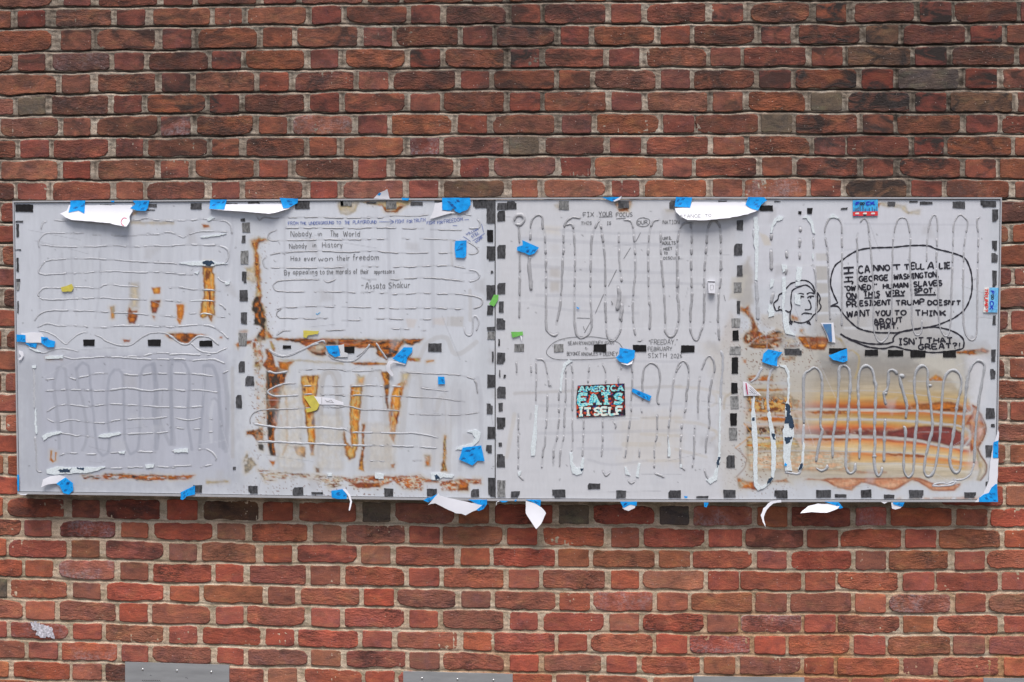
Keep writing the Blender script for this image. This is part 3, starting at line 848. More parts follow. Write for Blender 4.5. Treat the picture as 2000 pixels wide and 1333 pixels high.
RUST = [
 # top-left quarter
 ('A1', '925,985 960,985 965,1085 935,1090', [ORG, GOLD, TAN], {}),
 ('A1', '1100,790 1165,790 1162,1000 1100,1000', [TAN, MUS, TAN], dict(al=.55, soft=5)),
 ('A1', '1088,985 1110,1020 1155,1020 1150,1100 1130,1125 1080,1125 1068,1080 1078,1020', [BRN, ORG, BRN], dict(rim=MAR)),
 ('A1', '1275,825 1350,825 1345,880 1290,880', [GOLD, ORG, RED], {}),
 ('A1', '1268,928 1345,928 1340,980 1310,1040 1275,1040 1265,980', [RED, BRN, ORG], dict(rim=MAR)),
 ('A1', '1280,1062 1308,1065 1292,1088', [ORG, ORG], {}),
 ('A1', '1030,1262 1090,1260 1090,1280 1040,1282', [ORG, RED], {}),
 ('A1', '1120,190 1160,185 1145,215 1115,222', [MUS, ORG], dict(soft=3, al=.8)),
 ('A1', '1090,268 1462,275 1462,292 1100,292', [TAN, MUS], dict(al=.6, soft=3)),
 ('A2', '275,295 330,300 345,320 290,325', [ORG, RED], {}),
 ('A2', '65,970 130,970 128,1030 95,1135 65,1100 65,1040', [GOLD, ORG, GOLD], dict(rim=ORG)),
 ('A2', '285,600 365,600 370,660 290,660', [TAN, MUS], dict(al=.5, soft=5)),
 ('A2', '285,650 370,650 370,700 385,715 385,1060 365,1065 360,1110 340,1095 330,1060 290,1085 262,1075 270,960 290,900 285,700', [GOLD, MUS, ORG, GOLD, BRN], dict(ns=(7, 26), rim=BRN)),
 ('A2', '0,1215 100,1205 250,1215 310,1220 210,1250 160,1295 110,1290 60,1270 0,1240', [DRK, BRN, ORG], dict(rim=ORG)),
 ('A1', '1390,1225 1462,1215 1462,1262 1420,1250', [BRN, ORG], {}),
 ('A2', '430,1235 450,1232 445,1250 425,1250', [ORG, ORG], {}),
 ('B2', '290,1090 470,1085 470,1100 290,1108', [MUS, TAN], dict(soft=2, al=.8)),
 ('B1', '400,850 415,848 405,905 418,930 432,925 435,860 448,862 440,930 415,942 392,925', [ORG, GOLD], dict(soft=1, warp=1)),
 ('B1', '645,1045 800,1050 830,1030 960,1030 1050,1042 1200,1037 1373,1055 1373,1075 1200,1090 1100,1085 1000,1065 880,1075 720,1080 660,1075', [DRK, RED, ORG, BRN, TAN], dict(ns=(18, 3.5), hole=.40)),
 ('B2', '0,1050 210,1045 150,1075 0,1078', [RED, ORG, BRN], dict(ns=(18, 3.5), hole=.3)),
 ('B1', '355,105 420,122 500,132 370,135', [BRN, ORG], dict(al=.7)),
 # column between quarters 1 and 2
 ('A2', '640,660 740,650 760,760 700,790 650,760', [TAN, LTN, MUS], dict(al=.7, soft=4, hole=.4)),
 ('A2', '682,430 760,400 830,425 760,450 740,520 765,640 765,700 775,850 775,940 800,1000 825,1100 820,1180 880,1250 800,1275 790,1150 735,1135 715,1030 690,1000 700,970 725,900 735,800 715,700 715,600 712,520', [TAN, MUS, ORG, BRN], dict(ns=(7, 9), soft=3, warp=3)),
 ('A2', '690,450 755,430 735,510 758,560 748,640 760,700 745,760 725,700 718,600 725,520', [ORG, RED, GOLD, BRN], dict(ns=(6, 8))),
 ('A2', '730,900 775,900 770,960 795,1020 812,1100 805,1160 812,1210 800,1275 735,1275 742,1230 782,1170 770,1145 710,1135 722,1040 690,1010 700,965', [DRK, DRK, (.06, .045, .03), BRN, ORG], dict(ns=(7, 10), warp=3)),
 ('A2', '590,1190 660,1185 655,1215 590,1215', [TAN, ORG], dict(al=.7, soft=4)),
 ('B2', '525,15 560,-10 660,-20 640,10 560,20 545,60', [RED, ORG, TAN], dict(hole=.35)),
 ('B2', '668,-40 720,-30 745,100 735,160 705,250 685,240 680,120', [LTN, TAN, ORG, RED], dict(hole=.42, ns=(6, 8), soft=3)),
 ('K', '110,250 155,250 160,330 120,340', [RED, ORG], {}),
 ('K', '140,370 200,380 180,470 140,470', [ORG, TAN, RED], dict(hole=.35)),
 ('K', '140,560 210,550 230,630 150,640', [BRN, MUS, TAN], dict(hole=.35)),
 ('K', '390,220 430,230 480,330 470,390 410,330', [BRN, ORG, MUS], {}),
 ('K', '320,360 400,380 440,420 450,520 480,640 540,670 530,560 620,545 770,550 700,620 690,710 620,700 440,740 340,700 280,600 320,560 350,480', [RED, ORG, BRN, (.25, .1, .05), ORG], dict(ns=(6, 7), warp=3)),
 ('K', '560,560 770,550 740,590 700,600 680,690 540,660', [GOLD, ORG, ORG, RED], {}),
 # long bar
 ('K', '430,170 700,180 1060,185 1400,185 2000,190 2000,310 1750,300 1320,290 1300,420 1320,450 1240,465 1130,450 1030,390 960,300 860,245 640,215 500,205', [BRN, RED, ORG, DRK, BRN], dict(ns=(22, 5))),
 ('K', '1090,285 1280,270 1285,360 1180,375 1090,360', [TAN, LTN, ORG], dict(soft=2)),
 ('K', '1040,390 1180,410 1300,400 1310,455 1200,465 1090,430', [DRK, BRN, (.08, .06, .05)], {}),
 ('K', '1310,215 1540,250 1530,275 1320,275', [DRK, DRK, BRN], dict(ns=(16, 4))),
 ('A3', '0,1255 150,1262 400,1262 560,1260 715,1258 690,1285 620,1312 560,1295 500,1333 0,1333', [BRN, RED, ORG, DRK, BRN], dict(ns=(22, 5))),
 ('B3', '140,0 520,-20 480,60 455,115 400,120 385,135 310,95 300,40 250,10', [DRK, BRN, ORG, DRK, GOLD], dict(ns=(14, 6))),
 ('B3', '545,120 650,120 640,145 550,145', [MUS, ORG, RED], {}),
 ('B3', '100,155 250,148 370,160 400,172 250,180 130,170', [ORG, BRN, GOLD], dict(ns=(16, 4))),
 ('B2', '870,125 1373,155 1373,172 1200,160 900,140', [TAN, MUS, LTN], dict(al=.6, soft=2)),
 ('B3', '695,145 765,135 760,150 700,160', [ORG, GOLD], {}),
 # lower second quarter
 ('B2', '765,225 930,235 905,350 890,400 870,500 855,640 833,700 830,800 845,890 800,890 780,800 775,650 765,520 765,350', [DRK, (.06, .045, .035), DRK, BRN, ORG, BRN], dict(ns=(7, 16), warp=1.5)),
 ('B2', '790,430 870,430 850,500 800,520', [ORG, RED, BRN], dict(soft=3)),
 ('B2', '830,360 890,340 860,400 810,390', [ORG, RED], dict(soft=2)),
 ('B2', '795,930 840,930 820,970', [ORG, ORG], {}),
 ('B2', '610,700 680,690 740,660 745,770 690,770 660,730 610,725', [DRK, BRN, ORG, DRK], dict(ns=(4, 4))),
 ('B2', '705,800 745,800 745,850 710,840', [(.1, .09, .08), DRK], {}),
 ('B2', '690,250 760,250 760,760 700,760', [LT2, LTN, ORG], dict(hole=.62, ns=(5, 6), al=.9)),
 ('B2', '1040,260 1185,255 1165,410 1180,530 1145,540 1150,640 1155,720 1145,890 1120,890 1095,760 1080,650 1065,520 1045,380', [ORG, GOLD, MUS, GOLD, BRN], dict(ns=(8, 22), rim=BRN)),
 ('B2', '900,335 930,420 940,500 942,800 905,885 890,880 925,790 925,510 910,430 895,350', [MUS, GOLD, TAN], dict(soft=1.5, al=.85)),
 ('B2', '880,570 895,575 888,640', [GOLD, ORG], {}),
 ('B2', '985,815 1070,815 1075,905 1020,890 995,860', [ORG, BRN, GOLD], {}),
 ('B2', '1155,985 1185,985 1190,1020 1160,1020', [BRN, TAN], dict(hole=.3)),
 ('B3', '145,255 210,260 200,330 150,320', [GOLD, MUS, TAN], dict(soft=4, al=.8)),
 ('B3', '100,340 195,335 178,540 165,680 158,820 130,905 90,925 60,880 35,720 50,690 68,790 110,822 95,720 92,520 98,420', [GOLD, ORG, MUS, GOLD, ORG], dict(ns=(6, 24), rim=BRN)),
 ('B3', '188,640 210,640 205,900 205,1010 160,1000 180,900 192,760', [ORG, BRN, GOLD], dict(hole=.25)),
 ('B3', '340,225 410,225 405,300 395,420 400,520 385,520 375,420 365,330', [ORG, GOLD, BRN, DRK], dict(grad=.5, rim=BRN)),
 ('B3', '500,310 540,310 500,430 490,530 465,650 440,790 410,740 403,560 420,430 440,350', [GOLD, ORG, MUS, ORG, BRN], dict(ns=(6, 20), rim=ORG)),
 ('B3', '500,235 570,235 540,330 500,330', [GOLD, TAN, MUS], dict(soft=4, al=.7)),
 ('B3', '838,735 855,740 855,900 848,950 862,1015 810,1015 825,920 832,780', [MUS, BRN, GOLD, TAN], dict(ns=(4, 5))),
 ('B3', '685,890 730,890 730,970 690,970', [ORG, TAN, BRN], dict(soft=3, hole=.3)),
 ('B3', '415,955 450,955 440,985 420,985', [ORG, BRN], {}),
 ('B3', '240,640 470,640 440,1000 240,1000', [LTN, TAN], dict(al=.35, soft=8)),
 ('B2', '860,340 1040,340 1060,1000 860,1000', [LT2, LTN], dict(al=.5, soft=8)),
 ('B2', '1180,560 1373,560 1373,1000 1160,1000', [LTN, LT2], dict(al=.4, soft=8)),
 ('B3', '0,1050 100,1070 260,1045 460,1055 650,1040 700,1070 800,1095 950,1075 1130,1070 1130,1110 1030,1110 1030,1170 820,1165 800,1110 680,1095 660,1165 510,1150 440,1090 330,1140 160,1145 100,1110', [RED, TAN, LTN, ORG, RED, BRN], dict(ns=(9, 5), hole=.36, rim=RED)),
 ('B3', '100,1105 330,1100 340,1140 160,1145', [RED, BRN, ORG], dict(rim=RED)),
 ('B3', '960,1070 1030,1110 1030,1168 940,1160', [RED, ORG, BRN], dict(hole=.3)),
 ('B2', '700,1000 1000,1030 1373,1060 1373,1120 1270,1150 1160,1080 960,1060 760,1100', [RED, TAN, LTN, BRN], dict(ns=(12, 3), hole=.48)),
 ('B2', '585,930 620,860 690,960 640,1010 600,1030', [LTN, TAN, (.2, .18, .15)], dict(hole=.35)),
 # top edge
 ('A3', '0,100 180,105 150,180 110,215 20,215 0,140', [LTN, TAN, MUS], dict(al=.75, soft=2)),
 ('A3', '160,100 620,100 600,130 540,155 490,192 400,188 370,140 250,122', [TAN, MUS, ORG, TAN], dict(al=.9, soft=2)),
 ('A3', '370,135 400,150 400,180 480,180 500,150 550,140 540,158 495,195 400,192', [ORG, BRN], dict(soft=1)),
 ('A4', '905,100 1060,95 1040,140 1020,188 940,182 905,130', [TAN, ORG, LTN], dict(al=.8)),
 ('A4', '935,165 1022,150 1022,186 940,184', [ORG, BRN], {}),
 ('A4', '395,130 440,120 440,175 410,160', [TAN, LTN], dict(al=.6, soft=3)),
 ('A4', '1330,170 1420,165 1400,190 1340,190', [TAN, LTN], dict(al=.6)),
 ('A6', '280,118 330,112 510,135 540,190 640,170 630,215 520,205 470,160 310,140', [MUS, LTN, TAN], dict(al=.6, soft=2)),
 ('A6', '275,120 300,120 290,150 275,155', [ORG, ORG], {}),
 ('B6', '880,68 980,52 1100,45 1145,60 1120,85 980,97 880,82', [BRN, ORG, BRN, TAN], dict(ns=(14, 4))),
 ('B6', '400,1225 1190,1210 1190,1238 400,1238', [TAN, ORG, TAN], dict(al=.5, hole=.45, soft=2)),
 # fourth quarter, middle
 ('G', '130,150 230,180 280,130 330,260 360,350 390,450 420,550 440,620 600,700 640,620 760,560 870,590 890,640 840,740 800,860 640,880 420,870 260,830 180,720 240,620 330,540 320,420 300,330 200,280 130,250', [TAN, ORG, BRN, RED, ORG, LTN], dict(ns=(7, 6), hole=.16, soft=3, warp=4)),
 ('G', '240,620 420,560 600,680 800,620 890,640 800,760 700,780 640,840 480,840 260,800 180,700', [BRN, DRK, ORG, RED, DRK, BRN, TAN], dict(ns=(9, 5), hole=.12)),
 ('G', '140,180 230,190 300,260 350,360 390,470 440,580 520,660 700,640 820,600 870,640 700,720 520,740 380,720 300,640 340,520 320,400 280,300 200,260', [ORG, BRN, RED, (.4, .2, .08)], dict(ns=(6, 7), hole=.2, soft=2.5, warp=4)),
 ('G', '250,850 380,790 600,800 720,870 560,890 380,880', [ORG, BRN, GOLD], dict(ns=(14, 4), rim=DRK)),
 ('G', '640,640 760,570 880,590 800,640', [DRK, ORG, (.1, .09, .08)], dict(hole=.2)),
 ('G', '1090,680 1260,665 1420,680 1640,690 1640,780 1570,905 1400,905 1250,890 1170,790', [GOLD, ORG, BRN, ORG], dict(ns=(16, 6), rim=BRN)),
 ('G', '1300,700 1620,700 1610,770 1350,770', [RED, MAR, BRN], dict(soft=4, al=.85)),
 ('G', '1010,320 1130,340 1130,410 1000,400', [ORG, TAN, MUS], dict(hole=.35, soft=3)),
 ('G', '1150,560 1230,560 1230,640 1150,620', [ORG, TAN, RED], dict(hole=.4, soft=3)),
 ('G', '960,1010 1080,1000 1070,1080 980,1070', [TAN, BRN], dict(al=.8)),
 ('G', '840,1030 980,1020 990,1080 850,1080', [TAN, ORG, LTN], dict(hole=.4)),
 ('G', '190,1070 230,1075 225,1130 195,1120', [ORG, TAN], dict(soft=3)),
 ('G', '820,640 1080,700 1130,860 880,880 800,800', [(.33, .32, .32), TAN, (.28, .28, .28), BRN], dict(al=.75, soft=5, hole=.25)),
 ('G', '1740,680 1840,700 1930,840 1960,920 1900,880 1840,760 1750,710', [MUS, LTN], dict(al=.8)),
]
GHOST = [
 ('V', '430,960 440,700 505,340 540,310 575,400 610,900 640,960', 15, 3), ('V', '715,1060 720,480 775,370 840,400 850,700 880,950', 13, -6), ('V', '1030,1000 1035,560 1085,385 1135,380 1185,600 1200,1000', 14, -6),
 ('V', '1290,900 1330,480 1370,390 1415,400 1425,620', 13, -6), ('V', '1540,640 1580,550 1625,600 1625,1080', 12, -6), ('V', '220,130 200,260 160,330 180,520 240,600', 10, 3),
 ('V', '1420,280 1470,180 1540,130 1620,130 1660,230 1720,240 1830,160', 9, -6), ('V', '310,340 312,1000', 8, 3), ('V', '340,130 330,60 380,20', 8, 3),  # (region, points, width, shade, alpha): cleaned or dirty trails left on the sheet
 ('A1', '(V)335,470 335,1000', 5, -1), ('A1', '520,540 545,900 490,1120', 5, -1), ('A1', '600,480 610,760 640,1060', 4, -1), ('A1', '680,400 665,1050 640,1095 620,1040', 4, 1),
 ('A1', '760,480 760,800 775,1095', 6, 1), ('A1', '850,420 830,900 800,1080', 4, -1), ('A1', '935,480 920,1100 960,1120 1000,1050 1000,740', 5, 1), ('A1', '1095,400 1095,1100', 7, -1),
 ('A1', '1190,400 1190,1140 1120,1180 1070,1140', 6, 1), ('A1', '1270,400 1258,900 1255,1090 1310,1120 1345,1060 1362,480', 5, 1),
 ('A2', '45,420 45,1100 90,1140 150,1040 160,420', 5, 1), ('A2', '265,480 265,900', 6, -1), ('A2', '400,480 400,1130', 7, 1), ('A2', '520,640 490,1150', 8, 1), ('A2', '530,240 535,370 500,640', 6, -1),
 ('B1', '455,200 440,260 425,350 440,480 455,600 470,830', 7, -2), ('B1', '455,210 485,185 515,210 530,400 555,600 575,860', 6, -2), ('B1', '600,200 620,350 650,450 680,640 680,760 650,850', 6, -2),
 ('B1', '600,210 650,155 695,180 710,300 730,500 750,700 770,850 810,890 850,870 862,780 850,600 845,400 865,260 905,210 945,215 968,250 975,400 980,650 990,790 1030,880 1080,850 1100,700 1105,400 1110,250 1150,180 1210,170 1225,300', 5, -3),
 ('B1', '1210,170 1225,300 1232,440 1215,550 1240,700 1230,830', 10, -3), ('B1', '1232,440 1260,620 1340,800', 7, -2), ('B1', '1335,140 1350,500 1373,800', 8, -2),
 ('B2', '20,800 20,200 50,140 100,140 145,200 160,300 150,600 180,840', 6, -3), ('B2', '275,180 280,300 250,700 240,850', 6, -3), ('B2', '285,180 340,180 385,300 400,500 430,830', 7, -3), ('B2', '440,250 460,500 450,850', 9, -2),
 ('B2', '500,200 505,900', 7, -4), ('B2', '340,450 360,440 390,470 400,820', 5, -2), ('B2', '350,460 330,560 335,780', 6, 1),
 ('A2', '850,260 850,1150', 5, 1), ('A2', '970,260 975,1150', 4, -1), ('A2', '1110,640 1105,1150', 5, 1), ('A2', '1280,700 1275,1150', 5, 1), ('A2', '1380,700 1375,1150', 4, -1),
 ('A3', '80,640 80,1150', 4, -1), ('A3', '195,300 200,1150', 4, 1), ('A3', '320,620 330,1150', 5, 1), ('A3', '420,300 440,1100', 7, -1), ('A3', '540,350 545,1150', 5, 1), ('A3', '660,350 670,1150', 6, 1),
 ('A3', '790,300 800,1150', 7, -1), ('A3', '940,440 935,1150', 5, 1), ('A3', '1110,850 1112,1100', 7, -4), ('A3', '960,640 950,430', 5, -4),
 ('B3', '1100,280 1130,500 1120,900', 9, -1), ('B3', '600,340 600,1000', 8, 1), ('B3', '760,380 750,1000', 8, -1), ('B3', '870,380 870,1000', 8, 1), ('B3', '960,380 960,1000', 8, -1), ('B3', '1050,380 1050,900', 7, 1),
 ('B3', '760,520 770,430 820,400 850,430 860,520', 6, 1), ('B3', '240,520 260,300 300,240 330,260 340,500', 8, 1), ('B3', '560,560 590,280 620,280 640,560', 7, 1), ('B2', '1200,560 1210,300 1260,230 1310,300 1330,560 1330,900', 8, -4),
 ('A4', '280,330 900,370 1462,355', 5, -1), ('A4', '130,415 700,445 1462,475', 7, -1), ('A4', '300,575 700,575 1462,560', 4, 2), ('A4', '200,640 700,680 1462,700', 8, -1), ('A4', '300,770 1462,790', 6, -1), ('A4', '250,890 1100,905', 6, -1),
 ('A4', '200,970 600,1020 1100,1040', 5, -1), ('A4', '0,950 230,930', 2, 2), ('A4', '880,670 1462,690', 2, 2), ('A4', '900,1175 1462,1160', 3, 2), ('A5', '0,560 380,560', 3, 2), ('A5', '0,790 380,800', 5, -1), ('A5', '0,360 380,350', 5, -1),
 ('A5', '700,300 1462,300', 3, 1), ('A5', '780,400 1462,400', 3, 1), ('A5', '780,520 1462,510', 4, 1), ('A5', '780,635 1462,640', 4, 2), ('A5', '780,770 1462,770', 4, 2), ('A5', '800,880 1462,890', 4, 2), ('A5', '1150,1040 1462,1040', 4, 2),
 ('A6', '0,290 1100,300', 4, -1), ('A6', '0,385 1100,385', 4, 1), ('A6', '0,510 560,490', 4, -1), ('A6', '0,1165 240,1170', 5, 2),
 ('B4', '230,140 1373,150', 5, -1), ('B4', '60,400 1373,340', 6, -4), ('B4', '240,495 900,495 1373,480', 6, -1), ('B4', '230,600 1060,590', 4, 2), ('B4', '250,715 1373,690', 6, -1), ('B4', '840,620 1060,600', 2, 2),
 ('B4', '920,800 1200,800', 9, -5), ('B4', '1060,595 1373,590', 6, -5), ('B4', '1060,720 1373,735', 6, -5), ('B4', '560,835 900,840', 6, -1), ('B4', '1100,930 1373,930', 5, -5), ('B4', '640,920 820,960 1100,930', 5, -1), ('B4', '60,560 0,900', 8, -5),
 ('B5', '0,350 200,360 400,410', 6, -5), ('B5', '0,500 300,510', 6, 1), ('B5', '0,620 200,640 320,700', 6, -5), ('B5', '0,840 240,900', 6, -5),
 ('B5', '290,400 320,420 320,480 280,500', 5, -5), ('B5', '270,690 310,690 325,730 280,770', 5, -5),
]
BGP = [  # broad tonal differences of the sheet (its coating)
 ('P', '24,690 455,690 470,960 34,965', lin(152, 155, 165), .62, 28),
 ('P', '24,390 470,390 480,700 24,690', lin(178, 181, 190), .5, 20),
 ('P', '80,690 440,690 450,920 80,920', lin(162, 164, 176), .5, 8),
 ('P', '510,400 940,400 940,660 520,660', lin(190, 193, 201), .6, 14),
 ('P', '970,390 1440,390 1440,980 970,980', lin(186, 186, 190), .75, 12),
 ('P', '1450,400 1930,390 1930,560 1450,560', lin(188, 188, 195), .6, 18),
 ('A5', '490,900 520,700 620,560 640,700 650,960 560,1010 540,960', lin(150, 144, 136), .7, 6),
 ('A5', '470,740 600,720 560,900 450,930', lin(172, 168, 160), .7, 4),
 ('A5', '380,1333 400,1150 470,1030 560,1200 620,1300', lin(176, 170, 166), .7, 8),
 ('P', '1590,620 1760,600 1930,690 1900,770 1850,800 1600,790 1560,700', lin(152, 149, 145), .72, 16),
 ('A6', '0,700 880,780 900,1140 700,1200 0,1200', lin(172, 170, 170), .5, 20),
 ('G', '1400,310 1640,320 1640,500 1400,500', lin(166, 163, 160), .8, 3),
 ('A5', '1175,540 1270,540 1270,600 1180,600', lin(172, 170, 168), .8, 2), ('A5', '1175,645 1270,645 1275,760 1180,770', lin(160, 157, 153), .85, 2),
 ('A5', '1180,785 1275,790 1280,870 1180,880', lin(164, 161, 157), .85, 2), ('A5', '1180,905 1282,905 1285,1030 1180,1030', lin(166, 163, 159), .85, 2),
 ('A5', '700,360 780,400 800,470 740,470', lin(182, 174, 162), .7, 3),
 ('A5', '710,1050 900,1050 900,1180 720,1150', lin(172, 166, 158), .7, 5),
 ('A3', '915,1070 1055,1070 1055,1155 915,1150', lin(170, 168, 168), .8, 2), ('A3', '790,1080 900,1080 900,1140 800,1140', lin(186, 178, 174), .6, 3),
 ('A3', '570,1090 670,1090 640,1165 590,1165', lin(182, 174, 170), .6, 2),
 ('A4', '360,655 445,655 445,740 360,740', lin(170, 166, 164), .8, 5), ('A4', '360,775 445,775 440,860 370,860', lin(168, 164, 161), .85, 5), ('A4', '360,465 440,465 440,540 370,540', lin(182, 181, 183), .7, 5),
 ('A4', '300,310 450,320 440,375 320,370', lin(192, 184, 172), .5, 6),
 ('B3', '650,640 900,640 900,1000 650,1000', lin(176, 174, 174), .5, 12),
 ('B3', '610,340 1120,340 1130,640 640,640', lin(172, 173, 178), .6, 14),
 ('B5', '200,0 560,0 560,1200 380,1200 330,900 380,500', lin(176, 172, 166), .6, 14),
 ('B5', '530,30 900,40 1373,20 1373,1120 560,1120', lin(172, 168, 160), .85, 14),
 ('B6', '0,90 900,90 1000,500 950,1100 0,1100', lin(176, 172, 162), .85, 16),
 ('B6', '-200,90 560,85 600,290 0,330 -200,300', lin(132, 130, 128), .85, 18),
 ('B6', '950,60 1140,60 1110,480 1010,470', lin(188, 188, 192), .8, 12),
 ('B4', '870,560 1373,560 1373,960 900,960', lin(186, 180, 172), .45, 18),
]
H4 = [  # horizontal rust bands of the lower right quarter
 ('B5', '570,262 770,255 760,300 640,305 580,320', [RED, ORG, TAN], dict(ns=(20, 5), hole=.3)),
 ('B5', '620,360 760,362 890,358 890,378 760,380 640,385', [GOLD, ORG, MUS], dict(soft=2)),
 ('B5', '740,300 770,310 760,350 740,340', [ORG, TAN], dict(soft=3)),
 ('B5', '560,410 900,400 960,480 980,520 880,550 570,550', [BRN, GOLD, MUS, ORG, DRK, TAN], dict(ns=(9, 6), hole=.3, soft=3)),
 ('B5', '600,400 900,400 880,430 600,430', [LTN, TAN], dict(soft=3, al=.7)),
 ('B5', '620,605 740,572 850,572 890,605 850,620 700,615', [GOLD, ORG, RED], dict(rim=ORG)),
 ('B5', '560,655 640,665 860,655 860,725 560,740', [DRK, BRN, TAN, (.2, .15, .1), MUS], dict(ns=(7, 5), hole=.28)),
 ('B5', '560,740 870,720 950,760 980,830 560,850', [LTN, TAN, MUS, ORG], dict(ns=(22, 4), hole=.3)),
 ('B5', '560,850 1000,850 1373,870 1373,1010 580,1010', [LTN, TAN, (.55, .33, .2), LTN], dict(ns=(26, 4), soft=5)),
 ('B5', '900,430 980,460 960,500 930,500', [ORG, TAN], dict(hole=.3)), ('B5', '940,560 970,600 960,680 940,660', [ORG, TAN], dict(soft=3)),
 ('B5', '1040,540 1373,530 1373,560 1100,560', [ORG, RED, GOLD], dict(soft=2)),
 ('B5', '1180,700 1373,690 1373,728 1190,726', [RED, MAR], dict(soft=4)),
 ('B5', '1010,752 1373,748 1373,772 1020,768', [RED, ORG], dict(soft=1.5)),
 ('B5', '480,1060 560,1090 620,1100 640,1160 500,1145', [RED, ORG, TAN], dict(soft=3)),
 ('B5', '740,1090 870,1075 900,1100 800,1100', [TAN, ORG], dict(al=.8, soft=2)),
 ('B6', '690,478 860,470 920,500 930,535 700,530', [ORG, BRN, MAR], dict(soft=4)),
 ('B6', '660,290 720,250 770,280 780,300 670,302', [GOLD, ORG, TAN], dict(soft=3)),
 ('B6', '80,700 550,700 700,690 850,680 925,718 935,755 900,790 830,802 700,785 550,748 120,732', [MAR, (.17, .05, .05), RED], dict(soft=4, ns=(50, 6))),
 ('B6', '300,868 620,882 640,905 500,900 320,880', [RED, ORG], dict(soft=2)),
 ('B6', '80,1012 330,1018 330,1030 90,1030', [RED, ORG], dict(soft=3, al=.7)),
 ('B6', '1000,490 1050,500 1080,580 1110,660 1112,720 1080,790 1045,830 1060,870 1030,840 990,860 985,650 940,650 1000,560', [ORG, (.5, .25, .12), RED, ORG], dict(ns=(8, 16), rim=RED)),
 ('B6', '1050,650 1100,660 1100,720 1050,790 1035,740', [(.55, .36, .3), (.5, .3, .24)], dict(soft=5)),
 ('B6', '1040,830 1065,870 1110,930 1122,985 1108,1040 1065,1090 1040,1080 1060,1000 1040,900', [LTN, TAN, MUS], dict(ns=(8, 12), soft=2, al=.8)),
]
H4 += [
 ('V4', '525,1075 560,1058 640,1068 700,1058 900,1056 1100,1056 1300,1050 1380,1066 1500,1106 1645,1095 1640,1118 1600,1148 1450,1148 1400,1122 1340,1084 1300,1074 1250,1102 1180,1142 1100,1132 1000,1102 940,1092 905,1112 870,1145 760,1124 700,1088 620,1070 560,1070', [(.50, .25, .15), (.45, .19, .1), (.56, .33, .21)], dict(ns=(30, 10), rim=RED, warp=1)),
 ('V4', '1120,730 1300,690 1500,684 1600,700 1665,750 1670,790 1620,822 1560,826 1400,790 1120,752', [(.16, .035, .035), (.22, .05, .04), (.13, .03, .03)], dict(ns=(40, 8), soft=3, warp=1.5)),
 ('V4', '1300,535 1500,515 1600,520 1665,560 1668,585 1600,588 1400,570 1300,562', [BRN, ORG, (.3, .1, .03)], dict(ns=(30, 6), soft=3)),
]
H4S = [
 ('V4', '1755,560 1790,610 1828,690 1815,760 1770,850 1790,900 1832,960 1828,1020 1790,1075', 2.4, BRN, .75), ('V4', '1680,560 1725,600 1740,560 1700,530', 1.6, LT2, .7),  # pale cleaned lines across the rust
 ('B6', '0,526 300,527 700,545 880,560 960,565 1005,540 1000,495', 2.6, LT2, .9), ('B6', '0,606 400,610 700,635 900,655 985,700 990,760 950,810 850,826 700,803 550,765 300,748 0,738', 4.2, LT2, .92),
 ('B6', '0,858 300,862 620,878 880,905', 2.4, LT2, .8), ('B6', '0,955 600,955 940,975', 2.2, LT2, .6), ('B6', '0,380 200,378 500,400 900,450', 2, LT2, .6), ('B6', '500,300 960,312', 2, LT2, .7),
 ('B5', '900,380 1373,378', 2, LT2, .7), ('B5', '900,522 1373,522', 2.6, LT2, .85), ('B5', '620,565 1000,600 1373,608', 3, LT2, .8), ('B5', '900,730 1000,740 1373,742', 5, LT2, .9), ('B5', '600,860 1000,850 1373,858', 2.4, LT2, .7),
 ('B5', '560,730 860,735', 5, LT2, .8), ('B5', '560,625 620,640 900,640', 4, LT2, .8), ('B5', '560,310 900,320', 6, LT2, .7), ('B6', '560,710 700,700 820,702', 1.2, LT2, .5),
 ('B6', '1010,490 1060,545 1108,640 1112,720 1050,825 1065,870 1118,960 1108,1040 1065,1090', 1.2, BRN, .7), ('B5', '470,830 520,870 560,920 545,980 480,1055', 2, BRN, .6), ('B5', '470,830 560,760 600,720 540,640', 2, GOLD, .7),
 ('B5', '380,520 390,430 470,380', 5, TAN, .5), ('A5', '540,1040 600,1070 630,1140 600,1200 540,1210', 2, LT2, .5),
 ('G', '250,840 440,690 640,620 760,570', 1.4, LT2, .9), ('G', '900,720 1010,700 1120,690', 1.6, LT2, .8),
 ('B6', '0,60 60,60 110,100 110,180 80,280', 3.4, MUS, .6),
]

